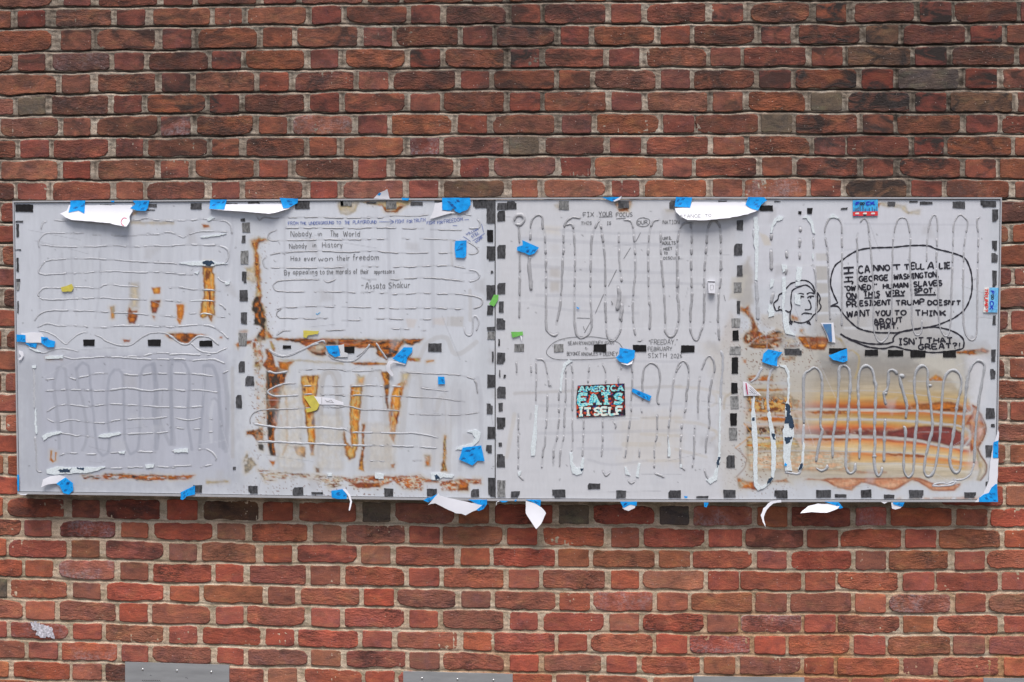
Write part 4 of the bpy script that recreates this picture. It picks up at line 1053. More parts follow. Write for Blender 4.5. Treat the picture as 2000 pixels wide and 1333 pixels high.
PADS_T = """A1 130,125,275,188 k;A1 130,262,190,277;A1 137,290,155,400;A1 130,506,175,512;A1 138,572,155,690;A1 137,753,170,778;A1 137,780,165,850 g;A1 145,940,158,1042;A1 840,128,935,138;A1 1250,125,1315,148;A1 1225,170,1305,177;A1 697,1263,792,1315 k;A1 1243,1265,1347,1315 k
A2 183,118,272,168;A2 665,100,760,122;A2 480,117,575,126;A2 1058,98,1182,165;A2 1442,100,1464,140;A2 600,245,638,270;A2 615,280,680,362 g;A2 612,390,642,450;A2 600,518,665,628 g;A2 612,692,650,785;A2 593,845,658,938;A2 602,1033,655,1130;A2 585,1205,652,1310 g;A2 258,1270,362,1318 k
B2 550,147,597,228;B2 603,262,670,338;B2 527,412,573,512;B2 505,978,528,1000;B2 195,1122,260,1182;B2 625,1130,700,1190;B2 975,1140,1057,1200;B2 1125,1175,1215,1194;B2 900,18,962,46 k
A3 22,95,115,140 g;A3 240,108,320,116;A3 402,100,490,162 g;A3 607,105,715,135;A3 813,95,880,110;A3 1135,90,1250,158;A3 1250,90,1320,285;A3 1338,115,1425,170;A3 1338,182,1405,268;A3 1253,340,1303,440 k;A3 1250,480,1318,600;A3 1338,470,1405,580;A3 1285,685,1305,705;A3 1250,808,1320,928;A3 1338,788,1405,880;A3 1255,980,1303,1055;A3 1350,940,1392,1035;A3 1335,1085,1405,1175;A3 1255,1155,1320,1190;A3 1255,1192,1320,1258 g;A3 1347,1260,1360,1320
B3 715,5,818,70;B3 50,32,128,80 k;B3 1215,70,1230,150;B3 1255,78,1318,165;B3 1270,215,1280,270;B3 1308,250,1322,275;B3 1178,250,1240,352;B3 1255,345,1322,435;B3 1173,480,1220,560;B3 1268,475,1300,540;B3 1178,662,1240,758;B3 1255,590,1320,678;B3 1168,808,1213,870;B3 1268,785,1293,820;B3 1253,878,1315,980;B3 1187,1065,1245,1215;B3 1258,1085,1318,1215 g;B3 365,1148,438,1212;B3 702,1153,778,1210;B3 1050,1155,1115,1213
A4 0,100,82,168;A4 438,100,520,172 g;A4 938,97,1027,160;A4 1365,95,1412,165
B4 58,10,135,72 g;B4 372,8,448,72 g;B4 685,12,785,72 k;B4 997,15,1100,68 k;B4 30,1172,100,1220;B4 360,1160,462,1222;B4 635,1108,738,1155;B4 862,1165,940,1225;B4 1275,1165,1373,1225
A5 355,96,428,107;A5 705,135,815,182 k;A5 825,100,882,108;A5 1030,185,1058,210 k;A5 1105,158,1145,210 k;A5 1385,155,1440,168;A5 513,260,567,342;A5 490,457,560,552;A5 515,638,558,728;A5 488,785,552,865 g;A5 512,940,538,1045;A5 470,1085,540,1155 g;A5 478,1185,528,1272 k
B5 40,22,147,75 k;B5 425,30,512,90 g;B5 442,115,493,245 k;B5 437,315,487,400 k;B5 430,420,495,518 g;B5 430,555,483,653 k;B5 420,672,483,762 g;B5 400,888,463,985;B5 375,1160,472,1222;B5 162,1210,257,1225;B5 778,1163,880,1225;B5 1105,1162,1220,1222;B5 1255,1193,1348,1220;B5 860,45,992,95;B5 1210,45,1350,85 k
B6 158,55,262,100 k;B6 342,58,460,105 k;B6 522,62,637,112 k;B6 775,62,877,112 k;B6 1157,55,1190,150;B6 1150,205,1190,285;B6 1117,515,1183,597;B6 1157,640,1182,665;B6 1113,810,1165,900;B6 1110,1095,1130,1130;B6 128,1160,208,1222;B6 310,1198,392,1228;B6 508,1163,622,1222;B6 942,1178,1035,1222
A6 363,105,422,138;A6 543,97,615,108;A6 632,105,735,128;A6 905,105,1010,158;A6 1142,97,1268,150;A6 1238,168,1288,270;A6 1240,430,1278,515;A6 1235,535,1285,610;A6 1240,685,1275,825;A6 1245,1060,1268,1140"""

# beads: region, kind (g grey, l same as sheet, w white), width px, gap set, points
BEADS = []


def bd(reg, kind, wd, gaps, *lines):
    for s in lines: BEADS.append((reg, kind, wd, gaps, s))


bd('A1', 'l', 2.6, 'q1t', '455,260 560,265 640,265 870,285 1085,265 1160,262 1220,245 1320,260 1470,270', '345,335 360,290 390,268', '330,492 320,450 345,400 380,375 430,365 530,368 640,370 700,368', '780,380 850,385', '935,380 960,388 1080,392 1200,380 1340,378 1400,360 1470,374',
   '345,468 400,472 470,483 560,482 690,483 830,480 960,472 1065,480 1180,482 1290,475 1440,478', '380,605 450,592 560,585 600,578 680,582 800,582 880,588 960,590 1080,602 1200,612 1300,615 1470,620', '380,605 350,640 325,680 330,705 400,718 530,708 700,702 820,692 960,688 1080,694 1200,698 1300,695 1470,706',
   '330,905 320,880 350,840 400,828 520,828 620,820 740,825 830,832 870,805 930,798 1000,810 1160,818', '330,905 360,925 450,928 530,925 620,920 760,915 880,912 980,920 1090,925 1230,928', '1370,932 1445,938', '290,1105 320,1060 360,1035 430,1020 520,1018 600,1020 680,1022 760,1020 820,1028 890,1030 930,1035 1100,1040 1250,1055', '1345,1060 1440,1068',
   '315,1160 360,1138 400,1130 500,1148 600,1145 700,1152 740,1160', '790,1162 900,1160 960,1150 1040,1145 1200,1150 1350,1155 1470,1158')
bd('A1', 'l', 2.4, None, '330,1190 370,1195 420,1210 470,1240 530,1290 560,1300 600,1260 650,1220 700,1202 735,1205', '795,1222 850,1245 900,1280 1000,1310 1070,1315 1130,1290 1200,1240 1260,1210 1340,1205 1400,1215 1470,1255')
bd('A2', 'l', 2.8, 'q1t', '0,268 60,262 170,260 300,250 400,258 480,270 520,310 530,375', '0,350 60,380 120,405 160,385 240,358 350,355 490,358', '20,480 60,470 140,465 220,465 330,470 400,470 470,490 500,530 495,580 470,620 400,632', '0,618 70,628', '0,700 40,710 130,715 200,718', '0,826 120,828 180,840 380,848 430,855', '0,935 30,938 75,945 105,945', '420,965 450,980 475,1015',
   '410,735 440,770 500,790', '0,1160 100,1150 220,1140 330,1145 410,1180 470,1225 500,1260', '0,1068 60,1072', '170,1045 230,1040', '410,1075 470,1075')
bd('A2', 'l', 3.2, None, '0,1225 60,1270 110,1300 160,1300 200,1265 250,1235 320,1240 360,1260 420,1310')
bd('B2', 'l', 2.8, None, '170,0 240,60 300,75 360,80 400,65 455,40')
bd('A2', 'w', 2.2, None, '290,850 320,840 385,850', '175,940 260,935 380,938', '262,1050 300,1040 365,1052')
bd('B1', 'l', 2.6, None, '235,40 330,80 400,60 440,48 500,45 560,52 620,70')
bd('B1', 'l', 2.8, 'q1b', '500,110 580,128 700,118 850,112 1000,118 1150,128 1340,132', '850,112 1100,105 1250,78 1378,90', '360,290 430,280', '540,270 600,292', '620,275 680,262 740,245 850,240', '975,248 1080,255 1200,240 1320,245', '360,380 450,372 510,370 600,370 720,375 830,378 900,370 1000,358 1090,368 1190,378 1260,370 1340,372',
   '370,545 420,510 450,495 530,488 560,490 640,500 690,502 800,490 900,482 1000,490 1060,492 1190,500 1265,508 1340,508', '370,600 420,625 470,625 560,608 660,620 760,630 850,630 900,612 980,605 1090,600 1230,595 1320,585', '460,712 550,722 600,735 640,728 740,745', '950,720 1100,715 1220,712 1340,700', '470,890 530,870 610,872', '680,880 760,878', '870,868 990,862', '1085,858 1230,860', '1355,855 1390,852', '820,985 900,988 1130,980', '1215,975 1380,985')
bd('B1', 'l', 3.0, None, '262,190 270,300 270,520', '275,740 285,850 292,1000 330,1020')
bd('B2', 'l', 2.8, 'q1b', '0,95 100,88 200,92 330,96', '0,130 100,128 180,140 280,130 350,130 440,165', '35,240 150,242 240,250 350,262', '425,240 470,220', '0,370 50,368 120,378 200,372 270,374 310,380 385,392', '35,508 150,510 265,500', '50,592 120,605 180,608 255,590', '320,598 345,602', '55,668 120,678', '190,680 250,680', '310,705 345,700', '230,840 290,838 340,865 375,910 370,930', '0,980 100,970 180,970', '250,980 340,960')
bd('A2', 'g', 2.6, 'q2t', '740,230 760,260 800,235 870,245 950,240 1000,240 1200,236 1462,243', '980,325 1200,325 1470,328', '905,345 860,360 835,390 850,428 1000,430 1150,428 1300,422 1470,425', '850,555 920,535 960,535 1110,522 1250,518 1320,520 1470,530', '855,660 950,662 1100,660 1250,662 1420,658 1470,656', '1300,765 1330,780 1370,770 1400,755',
   '1260,760 1130,758 955,765 900,780 872,810 890,845 970,860 1140,862', '1220,862 1470,862', '905,1010 960,995 1080,992 1200,985 1290,985 1390,990', '920,1080 1000,1082 1100,1085 1200,1088 1330,1085', '1320,1188 1470,1182', '905,1225 960,1190 1020,1188')
bd('A2', 'g', 2.2, None, '820,570 790,600 800,650 830,670', '950,1000 910,1030 905,1060 930,1082')
bd('A3', 'g', 2.6, 'q2t', '0,243 200,240 350,238 480,222 620,228 760,215', '0,328 160,328 300,322 490,326', '540,330 720,330', '780,340 1040,345', '0,425 210,422 415,418', '540,413 600,420', '690,418 800,418 980,430 1080,440 1150,480 1180,520 1150,545 1100,545', '0,525 110,528 300,520 400,528 510,535 620,538 760,535', '845,535 960,538', '0,655 50,658', '205,648 340,650', '465,655 640,650 770,645 850,642 940,643 1000,650 1070,665',
   '200,745 240,758 320,758', '440,758 530,756 600,750 680,745 770,745 830,748 920,755 1000,765 1060,775', '0,862 60,865 150,872', '195,870 300,860', '350,875 415,872', '455,885 560,880', '570,885 660,875 780,875', '830,880 1000,880 1100,890 1180,910 1215,940 1200,980 1140,1005', '35,990 90,992 110,990 280,995', '340,1000 430,1000 540,1005 650,1000 780,998 900,1002 1050,1008', '35,1105 200,1100', '310,1090 430,1088 550,1095', '690,1095 785,1092', '0,1180 60,1185', '450,1170 600,1178', '700,1190 740,1188')
bd('A3', 'l', 3.0, None, '1100,680 1160,690 1190,730 1150,765 1100,775', '1060,1160 1070,1210 1100,1230 1130,1200 1135,1080 1160,1070 1185,1120 1160,1190', '1100,330 1180,325 1195,290 1170,250', '940,205 1050,205 1120,225')
bd('B2', 'l', 3.2, None, '780,225 850,240 940,225', '900,325 830,350 780,385 800,410 870,420 1020,415', '790,50 830,90 900,105 970,95 1050,60 1120,20 1180,5')
bd('B2', 'g', 2.6, 'q2b', '1030,215 1250,208 1380,212', '890,325 1000,320', '1040,340 1170,342', '1200,342 1380,342', '1055,405 1165,405', '1200,410 1380,408', '640,640 640,590 680,545 760,525 900,525 1080,515 1130,505', '1220,510 1380,508')
bd('B2', 'l', 3.2, None, '670,640 780,655 900,670 1080,668 1200,668 1380,680', '700,780 850,780 1000,790 1380,805')
bd('B3', 'g', 2.5, 'q2b', '0,210 100,225 260,222 340,215', '495,230 640,240 780,245 900,250 1000,265 1080,285', '655,355 780,370 870,380', '0,412 75,418 180,412 300,420 500,422 590,428 800,440 1000,465', '0,500 100,505 180,525 400,532 490,538', '560,560 800,570 1000,565 1110,550', '590,930 660,930', '250,930 370,935')
bd('B3', 'g', 3.4, None, '100,343 200,338 305,336', '300,0 340,60 390,130', '150,110 230,40 250,10', '1070,290 1090,320 1100,400')
bd('B3', 'l', 3.0, 'q2b', '0,680 50,680 100,705 300,708 480,712 600,712 680,725 790,748', '0,805 150,808 400,812 600,820 780,830', '305,340 520,345')
bd('K', 'l', 3.2, None, '390,380 500,440 600,470 720,440 850,390 980,330 1240,215 1290,260', '1330,440 1450,520 1650,550 1800,520 1930,400 2000,310')
bd('A4', 'g', 4.2, 'q3t', '95,290 105,400 108,700 105,1085', '330,700 330,1120 345,1200 400,1230 430,1210', '195,430 205,280 250,220 295,235 300,320 320,400 328,700', '415,1135 450,950 465,700 475,500 475,400 490,290 540,240 620,242',
   '490,300 550,300 565,400 572,600 568,900 570,1150 600,1240 640,1248 700,1200 712,1100 702,900 708,500 715,400 745,310 780,260', '790,300 808,450 822,580 828,900 832,1150 850,1250 890,1275 930,1240 960,1150 960,1020', '965,780 945,600 940,370', '980,260 1040,270 1065,360 1075,500 1078,700 1060,900 1060,1100 1080,1230', '1100,1280 1135,1270',
   '1200,1180 1205,1000 1190,880 1188,500 1200,350 1230,270 1280,255', '1290,360 1295,520 1305,700 1320,900 1330,1130 1330,1200 1370,1240 1410,1220 1435,1150 1445,1000 1430,850 1430,500 1450,350 1490,285 1560,285')
bd('A4', 'g', 7, None, '190,560 187,650 197,760 205,850', '935,820 945,900 925,1020', '965,960 965,1030 950,1100', '60,270 80,225 125,220 145,260 110,300 70,290')
bd('A5', 'g', 4.4, 'q3t', '125,290 135,400 128,650 135,900 125,1000 125,1200 175,1270 210,1200 235,1100 238,900 240,700 260,450 270,330 310,262 350,280 375,350 378,600 375,760 360,900 355,1100 365,1270', '10,460 12,600 20,870', '20,930 28,1080 15,1150 0,1200')
bd('B4', 'g', 3.4, 'q3b', '75,150 78,250', '190,175 192,260', '230,130 290,140 320,250 335,350', '230,150 232,300 228,480', '320,410 318,555 305,700 300,800 285,850 275,990', '410,380 412,555 402,690 388,790 370,840 365,970', '465,210 462,480 455,560 452,680 445,770 425,850 415,980', '510,170 520,300 515,500 518,780 510,860', '650,180 640,320', '605,600 605,700 595,900', '755,170 775,220 780,320', '755,610 755,770 745,900', '880,270 880,320', '905,185 900,215',
   '985,180 990,280 980,470 980,560 960,690 950,780 935,905', '1185,570 1185,710 1165,830 1162,990', '1373,170 1340,220 1320,280 1305,400 1295,480 1290,560 1275,700 1270,900', '1045,840 1045,905', '755,1010 780,1050 815,1020', '955,1085 980,1110 1010,1090', '190,560 185,600', '90,560 90,1000', '840,625 860,650 855,680', '1060,525 1065,555')
bd('B4', 'g', 4.0, None, '1070,460 1070,300 1085,200 1140,160 1190,190 1210,290 1190,400 1185,460 1200,490', '1165,1030 1200,1040 1240,1065', '95,1050 130,1085', '330,340 345,330 350,350')
bd('B5', 'g', 4.0, 'q3b', '5,220 30,160 70,145 100,200 97,330 85,400 80,490 65,590', '50,640 40,760 35,915 40,970 70,1010', '205,215 230,140 265,105 300,150 305,230 285,290 270,380 260,470 262,560 265,640 240,780 235,870', '190,270 180,350 175,450 175,600', '150,660 145,720 145,840 140,920 130,985', '225,1000 240,1050 270,1090')
bd('B5', 'l', 4.0, None, '355,60 370,120 368,210 355,400 350,500', '620,1000 625,1130 680,1160', '610,560 600,440', '730,540 725,400 740,250 770,200 815,178', '680,190 640,270 590,310', '860,1020 960,1035 985,1000', '1002,800 1008,640')
bd('B5', 'G', 5.2, None, '1010,640 1008,500 1010,270 1050,220 1100,195 1150,270 1150,450 1140,650 1155,690 1130,800 1105,940', '1105,985 1150,1010 1190,990 1195,960', '1235,910 1240,750 1255,650 1275,500 1285,300 1290,200 1330,180 1373,230 1373,400 1363,500 1353,700 1343,850 1343,980 1373,1030 1408,1010 1418,950')
bd('B6', 'G', 5.4, None, '115,920 120,700 110,500 105,350 120,220 165,180 215,210 235,300 245,340 240,500 235,700 240,800 230,900 240,1000 265,1050 290,1020 295,980', '325,490 310,400 335,370 345,300 345,230 370,212 400,225 415,250', '470,262 435,268 450,350 480,450 490,520 480,600', '310,940 312,750 318,600',
   '465,655 480,700 470,850 465,1000 500,1060 535,1030 545,960 550,800 570,600 570,480 550,380 555,250 590,190 630,185 655,230 655,350 680,500 690,680 660,800 630,950 630,1030 660,1055 700,1020 730,900 750,750 760,600 770,400 790,270 840,215 890,230 920,290 915,370 885,500 860,700 835,850 830,950 870,1025 910,990 920,850 935,650 955,400 970,280 1000,190 1050,140 1100,170 1090,270 1060,450 1035,650 1025,850 1020,950')
bd('B6', 'l', 3.0, None, '1020,950 990,1040 920,1080 860,1080', '690,1125 750,1105 820,1110 880,1090 850,1120 760,1130 690,1128')
bd('A5', 'g', 3.6, 'q4t', '1250,380 1260,300 1300,240 1350,240 1390,300 1395,450 1395,600 1395,1150', '1255,410 1275,550 1285,800 1295,1100', '1155,410 1155,500', '1155,640 1175,770 1180,1110')
bd('A5', 'g', 6.0, None, '805,375 803,430', '800,510 803,680', '820,870 800,960', '930,520 935,580', '925,660 922,720', '1045,320 1045,360', '1042,420 1040,490', '1040,540 1042,590')
bd('A5', 'l', 5.5, None, '672,770 680,900 690,1100', '660,330 665,480')
bd('A6', 'g', 3.4, 'q4t', '110,370 102,400 105,500 108,700 115,1000 110,1165', '130,280 160,245 190,280 205,400 225,600 240,800 240,1100 260,1240 310,1285 360,1230 390,1100 400,600 410,400 440,270 480,240 520,260 550,400 545,600 560,900 565,1100 590,1220 640,1210 648,1100', '685,610 695,400 715,280 745,215 775,250 775,450 770,640 785,850 790,1100 820,1210 860,1230 885,1150 895,900 905,600 910,400 920,280 970,215 1030,270 1020,350 1000,500 995,800 1000,1150 1050,1260 1100,1240 1110,1100 1115,700 1120,400 1110,260 1135,235')

bd('V4', 'G', 7.5, None, '1028,380 1042,392', '1036,470 1040,482', '1106,440 1114,462', '1108,512 1116,524', '1205,325 1245,330', '1415,400 1440,395', '840,540 846,552', '1028,890 1032,915', '1690,340 1700,350', '740,685 748,700')

WHITES = [('A2', '80,622 200,608 300,598 370,600 400,620 495,625 400,632 370,645 200,640'), ('B1', '330,735 370,712 420,705 475,695 485,712 420,730 380,745 345,775'), ('B1', '770,740 800,720 870,712 940,706 955,718 900,735 840,748'),
 ('B1', '365,1000 450,975 560,985 680,980 760,985 800,972 830,978 760,1010 700,1025 560,1030 420,1040 370,1030'), ('B1', '1145,965 1215,955 1210,985 1150,988'), ('B2', '35,840 150,832 152,865 40,865'), ('B1', '275,520 288,520 288,640 295,720 280,715 272,640'), ('B1', '252,182 285,180 285,200 255,200'),
 ('B1', '355,105 500,100 495,122 360,128'), ('B1', '935,862 985,855 980,875 940,872'), ('B1', '225,30 300,60 320,75 280,70 235,45'), ('A2', '320,255 345,225 385,240 330,270'), ('A2', '265,400 400,378 480,375 400,395 270,410'), ('A2', '470,785 515,770 510,800 475,805'), ('A2', '215,700 255,690 240,715'),
 ('B3', '290,1028 362,1035 360,1075 292,1070'), ('B3', '732,1028 800,1025 915,1045 905,1065 820,1060 790,1082 735,1080'), ('B3', '1020,700 1090,685 1125,710 1115,770 1060,820 1000,840 930,842 950,820 1060,790 1080,750 1060,712'), ('B2', '1250,1030 1285,1030 1285,1052 1252,1052'),
 ('B4', '222,490 245,500 238,640 238,700 222,890 190,892 186,850 215,640'), ('B4', '430,385 416,378 424,250 448,165 490,130 518,148 470,178 445,240'), ('B4', '495,865 517,865 525,960 550,990 580,978 592,905 612,910 605,980 590,1030 550,1044 515,1028 500,960'), ('B4', '925,980 945,980 955,1010 972,1050 935,1035'),
 ('B4', '1035,945 1052,955 1040,1062 1018,1055 1022,1010'), ('B4', '1276,725 1292,870 1290,895 1270,895 1270,870'), ('B4', '85,1020 112,1012 105,1045 92,1052'), ('B5', '30,958 50,958 50,985 30,985'),
 ('A5', '650,235 690,228 685,290 702,320 690,370 697,450 690,600 687,770 665,765 665,500 653,450 660,330'), ('A5', '795,370 800,310 830,250 870,218 905,232 895,255 850,270 820,310 810,370'), ('A5', '1065,242 1110,216 1150,270 1170,375 1150,370 1130,290 1100,245'), ('A5', '1285,242 1320,206 1378,250 1330,235'),
 ('A5', '800,755 828,760 820,810 795,830 788,800'), ('A5', '780,965 820,1000 827,1065 780,1075 773,1020'), ('A5', '893,740 922,740 925,850 905,1000 940,1060 960,1180 1005,1230 920,1215 905,1150 893,1000'), ('A5', '888,628 932,640 936,680 898,700'), ('A5', '1015,650 1062,655 1052,760 1030,780 1010,760'),
 ('A5', '1000,880 1050,880 1045,970 1000,962'), ('A5', '1145,540 1160,545 1155,600 1145,580'), ('A5', '1005,780 1045,775 1040,810 1005,810'),
 ('B5', '610,420 627,425 620,500 637,640 642,720 647,850 642,960 645,1100 680,1135 720,1108 740,1062 768,1075 750,1100 700,1145 650,1165 618,1130 610,1000 612,850 600,720 595,560'), ('B5', '733,540 745,540 762,640 787,750 792,850 787,1000 770,1070 750,1050 755,900 748,760 733,640 722,560'),
 ('B5', '815,172 870,178 897,230 900,380 892,470 907,520 907,570 932,650 932,720 912,800 902,900 920,1008 860,1008 846,900 848,780 843,700 868,600 860,510 878,450 883,350 878,250 858,200 820,186'), ('B5', '1002,770 1018,800 1012,900 1002,990 970,1010 963,990 988,940 998,850'),
 ('B5', '343,430 357,440 352,800 352,920 322,1080 270,1112 238,1085 290,1058 318,980 333,900 340,700')]
NAVY = [('A2', '275,615 315,597 365,603 385,622 340,640 290,632'), ('B1', '460,1000 560,995 550,1022 470,1025'), ('B1', '600,985 665,988 655,1002 615,1000'), ('B3', '760,1045 790,1040 800,1075 770,1078'), ('B5', '868,485 890,480 907,520 900,560 922,600 930,660 915,690 885,640 858,640 862,600 880,560 865,510'),
 ('B5', '855,738 920,745 905,780 880,800 862,775'), ('B5', '985,948 1005,945 1000,985 972,1005 966,990'), ('B5', '335,905 352,905 345,960 322,985 320,960'), ('B5', '735,1065 765,1062 750,1100 720,1125 725,1095'), ('B5', '752,705 778,715 785,770 770,765'), ('B5', '602,590 620,590 617,620 605,618'), ('B4', '580,990 600,992 592,1020')]


def build_sheet():
    nv = int(578/1.9); nu = int(1926/1.9)
    v = np.linspace(0, 1, nv); u = np.linspace(0, 1, nu)
    U, Vv = np.meshgrid(u, v, indexing='ij')
    X = 28.5+U*(1953-28.5)+Vv*(9.5-19*U)
    yt = np.interp(X, TOPX, TOPY)+4.6; yb = np.interp(X, BOTX, BOTY)-5.6
    Y = yt+(yb-yt)*Vv
    base = np.array(lin(180, 183, 189))
    C = np.tile(base, X.shape+(1,))
    p = Painter(X, Y, C)
    p.C *= (0.90+0.20*fbm(X/120, Y/80, 2, 5))[..., None]
    for reg, s, col, al, soft in BGP:
        p.poly(pts(reg, s), col, al, soft, soft*.6)
    # faint vertical wipe marks on the left, horizontal on the right
    wv = (vn(X/6., Y/90, 3)-.5)*0.06*(X < 965)+(vn(X/120, Y/6., 5)-.5)*0.045*(X >= 965)
    p.C *= (1+wv)[..., None]
    cellv = (vn(X/31., Y/60., 1)-.5)*0.08
    p.C *= (1+cellv*sstep(430, 445, Y)*(X < 965))[..., None]
    p.C *= 1.28
    for g in GHOST:
        q = pts(g[0], g[1].replace('(V)', ''))
        sh = g[3]
        col = {1: lin(206, 209, 216), 2: lin(214, 216, 221), -1: lin(170, 172, 181), -2: lin(160, 163, 174), -3: lin(150, 154, 167), -4: lin(170, 164, 158), -5: lin(190, 178, 156), 3: lin(205, 208, 212), -6: lin(186, 185, 186)}[sh]
        p.stroke(smooth(q, 8), g[2], col, {1: .42, -1: .3, -5: .28, -4: .35}.get(sh, .55), 1.3)
    for reg, s, pal, kw in RUST: p.rust(pts(reg, s), pal, **kw)
    stops = [(150, (150, 148, 146)), (300, (160, 156, 150)), (420, (182, 172, 154)), (490, (196, 168, 116)), (525, (198, 128, 58)), (545, (170, 84, 34)), (562, (138, 62, 28)), (570, (205, 200, 192)), (577, (205, 196, 184)), (586, (200, 112, 54)),
             (608, (182, 134, 72)), (628, (190, 160, 104)), (635, (208, 198, 174)), (643, (200, 184, 150)), (662, (198, 156, 92)), (692, (210, 124, 64)), (706, (176, 76, 46)), (722, (140, 52, 42)), (748, (112, 40, 38)), (753, (212, 205, 196)), (770, (205, 196, 184)),
             (780, (176, 78, 48)), (795, (218, 150, 92)), (830, (214, 184, 138)), (862, (214, 200, 170)), (872, (216, 186, 150)), (884, (212, 132, 78)), (905, (214, 162, 104)), (940, (206, 178, 134)), (952, (206, 200, 188)), (985, (196, 186, 166)), (1060, (186, 180, 172)), (1100, (180, 176, 172))]
    q4 = pts('V4', '100,330 520,290 1000,170 1500,280 1700,480 1790,600 1828,690 1775,850 1832,960 1790,1075 1500,1065 100,1065')
    w_ = p.win(q4, 14)
    sd = p.sd(w_, q4, 5)
    vx = (X[w_]-1426)*3.656; vy = (Y[w_]-645)*3.656
    vy = vy+(fbm(X[w_]/45, Y[w_]/14, 3, 3)-.5)*26
    sx_ = np.clip((vx-1050)/600, 0, 1)**1.6
    prof = vy-sx_*(14+62*sstep(590, 700, vy)-20*sstep(860, 960, vy))-(vx < 600)*0
    ys_ = [a for a, _ in stops]
    colp = np.stack([np.interp(prof, ys_, [lin(*c)[k] for _, c in stops]) for k in range(3)], -1)
    colp = colp*(.74+.48*fbm(X[w_]/38, Y[w_]/3.6, 5, 5))[..., None]
    colp = colp**np.array([1.0, 1.06, 1.14])
    st = sstep(-4, 7, sd)*(.30+.64*sstep(460, 760, vx))*(1-.55*sstep(1640, 1760, vx))*sstep(150, 420, vy)
    C_ = p.C[w_]
    C_ += (colp-C_)*st[..., None]
    for reg, s, pal, kw in H4:
        q_ = pts(reg, s)
        if reg == 'V4': q_ = [tuple(v) for v in smooth(q_+[q_[0]], 7)[:-1]]
        p.rust(q_, pal, **{**kw, 'soft': max(kw.get('soft', 1.2), 1.9)})
    for reg, s, wd, col, al in H4S: p.stroke(smooth(pts(reg, s), 8), wd, col, al, 1.0, .5)
    # halo rings of old glue around the pads on the right, specks of rust
    rs = np.random.RandomState(5)
    spk = fbm(X/2.6, Y/2.6, 3, 2)
    for cx, cy, rx, ry, th in ((515, 660, 22, 150, .74), (1500, 680, 60, 50, .70), (1490, 860, 60, 110, .72), (505, 800, 14, 90, .72), (640, 960, 160, 20, .72), (1560, 690, 90, 30, .74)):
        m = (spk > th+.05)*np.exp(-((X-cx)/rx)**2-((Y-cy)/ry)**2)
        p.C += (np.array(BRN)-p.C)*np.clip(m*1.2, 0, .8)[..., None]
    # dark lines along the glue trails: dirt, plus painted shade under the pale ones
    for reg, kind, wd, gaps, s in BEADS:
        q = smooth(pts(reg, s), 8)
        if kind in 'gG':
            p.stroke(q, wd+.8, lin(118, 118, 124), .27, .8, .3)
        else:
            p.stroke(q, wd+1.6, lin(160, 161, 168), .22, 1.0, .4)
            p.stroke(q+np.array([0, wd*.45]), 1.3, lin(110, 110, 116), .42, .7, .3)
    # crusty torn edges of old glue beside the trails
    Rq = random.Random(41)
    for reg, kind, wd, gaps, s in BEADS:
        if kind == 'G': continue
        q = smooth(pts(reg, s), 2.2)
        i = 0
        while i < len(q)-6:
            L = Rq.randint(5, 22)
            if Rq.random() < (.42 if kind == 'l' else .5):
                seg = q[i:i+L]+np.array([[Rq.uniform(-2.4, 2.4), Rq.uniform(-2.4, 2.4)] for _ in q[i:i+L]])
                if len(seg) > 2: p.stroke(seg, 1.1, lin(214, 216, 220) if Rq.random() < .5 else lin(118, 118, 124), .5, .7, .3)
            i += L+Rq.randint(2, 14)
    # light scratches and dark flecks
    Rs = random.Random(77)
    for _ in range(150):
        x, yy, L, an = Rs.uniform(40, 1930), Rs.uniform(400, 965), Rs.uniform(15, 110), Rs.gauss(0, .25)+(math.pi/2 if Rs.random() < .3 else 0)
        p.stroke([(x, yy), (x+L*math.cos(an), yy+L*math.sin(an))], 1.3, lin(206, 208, 214) if Rs.random() < .7 else lin(140, 142, 150), .4, .7, .5)
    for _ in range(160):
        x, yy = Rs.uniform(40, 1930), Rs.uniform(400, 965)
        p.stroke([(x, yy), (x+Rs.uniform(-3, 3), yy+Rs.uniform(-3, 3))], Rs.uniform(1.2, 2.2), lin(92, 92, 98), .6, .7, .3)
    for _ in range(60):
        x, yy = Rs.uniform(40, 1930), Rs.uniform(400, 965)
        p.poly([(x, yy), (x+Rs.uniform(10, 34), yy+Rs.uniform(-4, 4)), (x+Rs.uniform(10, 34), yy+Rs.uniform(10, 40)), (x, yy+Rs.uniform(10, 34))], lin(172, 170, 172) if Rs.random() < .6 else lin(194, 196, 202), .35, 5, 3)
    # worn black film round the frame on the left and scuffs
    p.poly(pts('A1', '195,190 270,190 230,280 195,280'), lin(196, 198, 204), .5, 3)
    h = YS+(fbm(X/70, Y/70, 2, 2)-.5)*0.0008
    W_ = PV(X, Y, h)
    for side in (0, 1):
        sel = slice(0, nu//2-10) if side == 0 else slice(nu//2-10, nu)
        # the seam between the two sheets lies at photo x 968
        k = int(np.searchsorted(X[:, nv//2], 967.5))
        sel = slice(0, k) if side == 0 else slice(k, nu)
        w2 = W_[sel]; c2 = p.C[sel]
        n1, n2 = w2.shape[:2]
        idx = np.arange(n1*n2).reshape(n1, n2)
        q = np.stack([idx[:-1, :-1], idx[:-1, 1:], idx[1:, 1:], idx[1:, :-1]], -1).reshape(-1, 4)
        me = bpy.data.meshes.new('backing_sheet')
        me.vertices.add(n1*n2); me.vertices.foreach_set('co', (w2.reshape(-1, 3)-np.array(PANEL.location)).ravel())
        me.loops.add(q.size); me.loops.foreach_set('vertex_index', q.ravel())
        me.polygons.add(len(q)); me.polygons.foreach_set('loop_start', np.arange(len(q))*4)
        me.polygons.foreach_set('loop_total', np.full(len(q), 4))
        me.polygons.foreach_set('use_smooth', np.ones(len(q), bool))
        me.update(calc_edges=True)
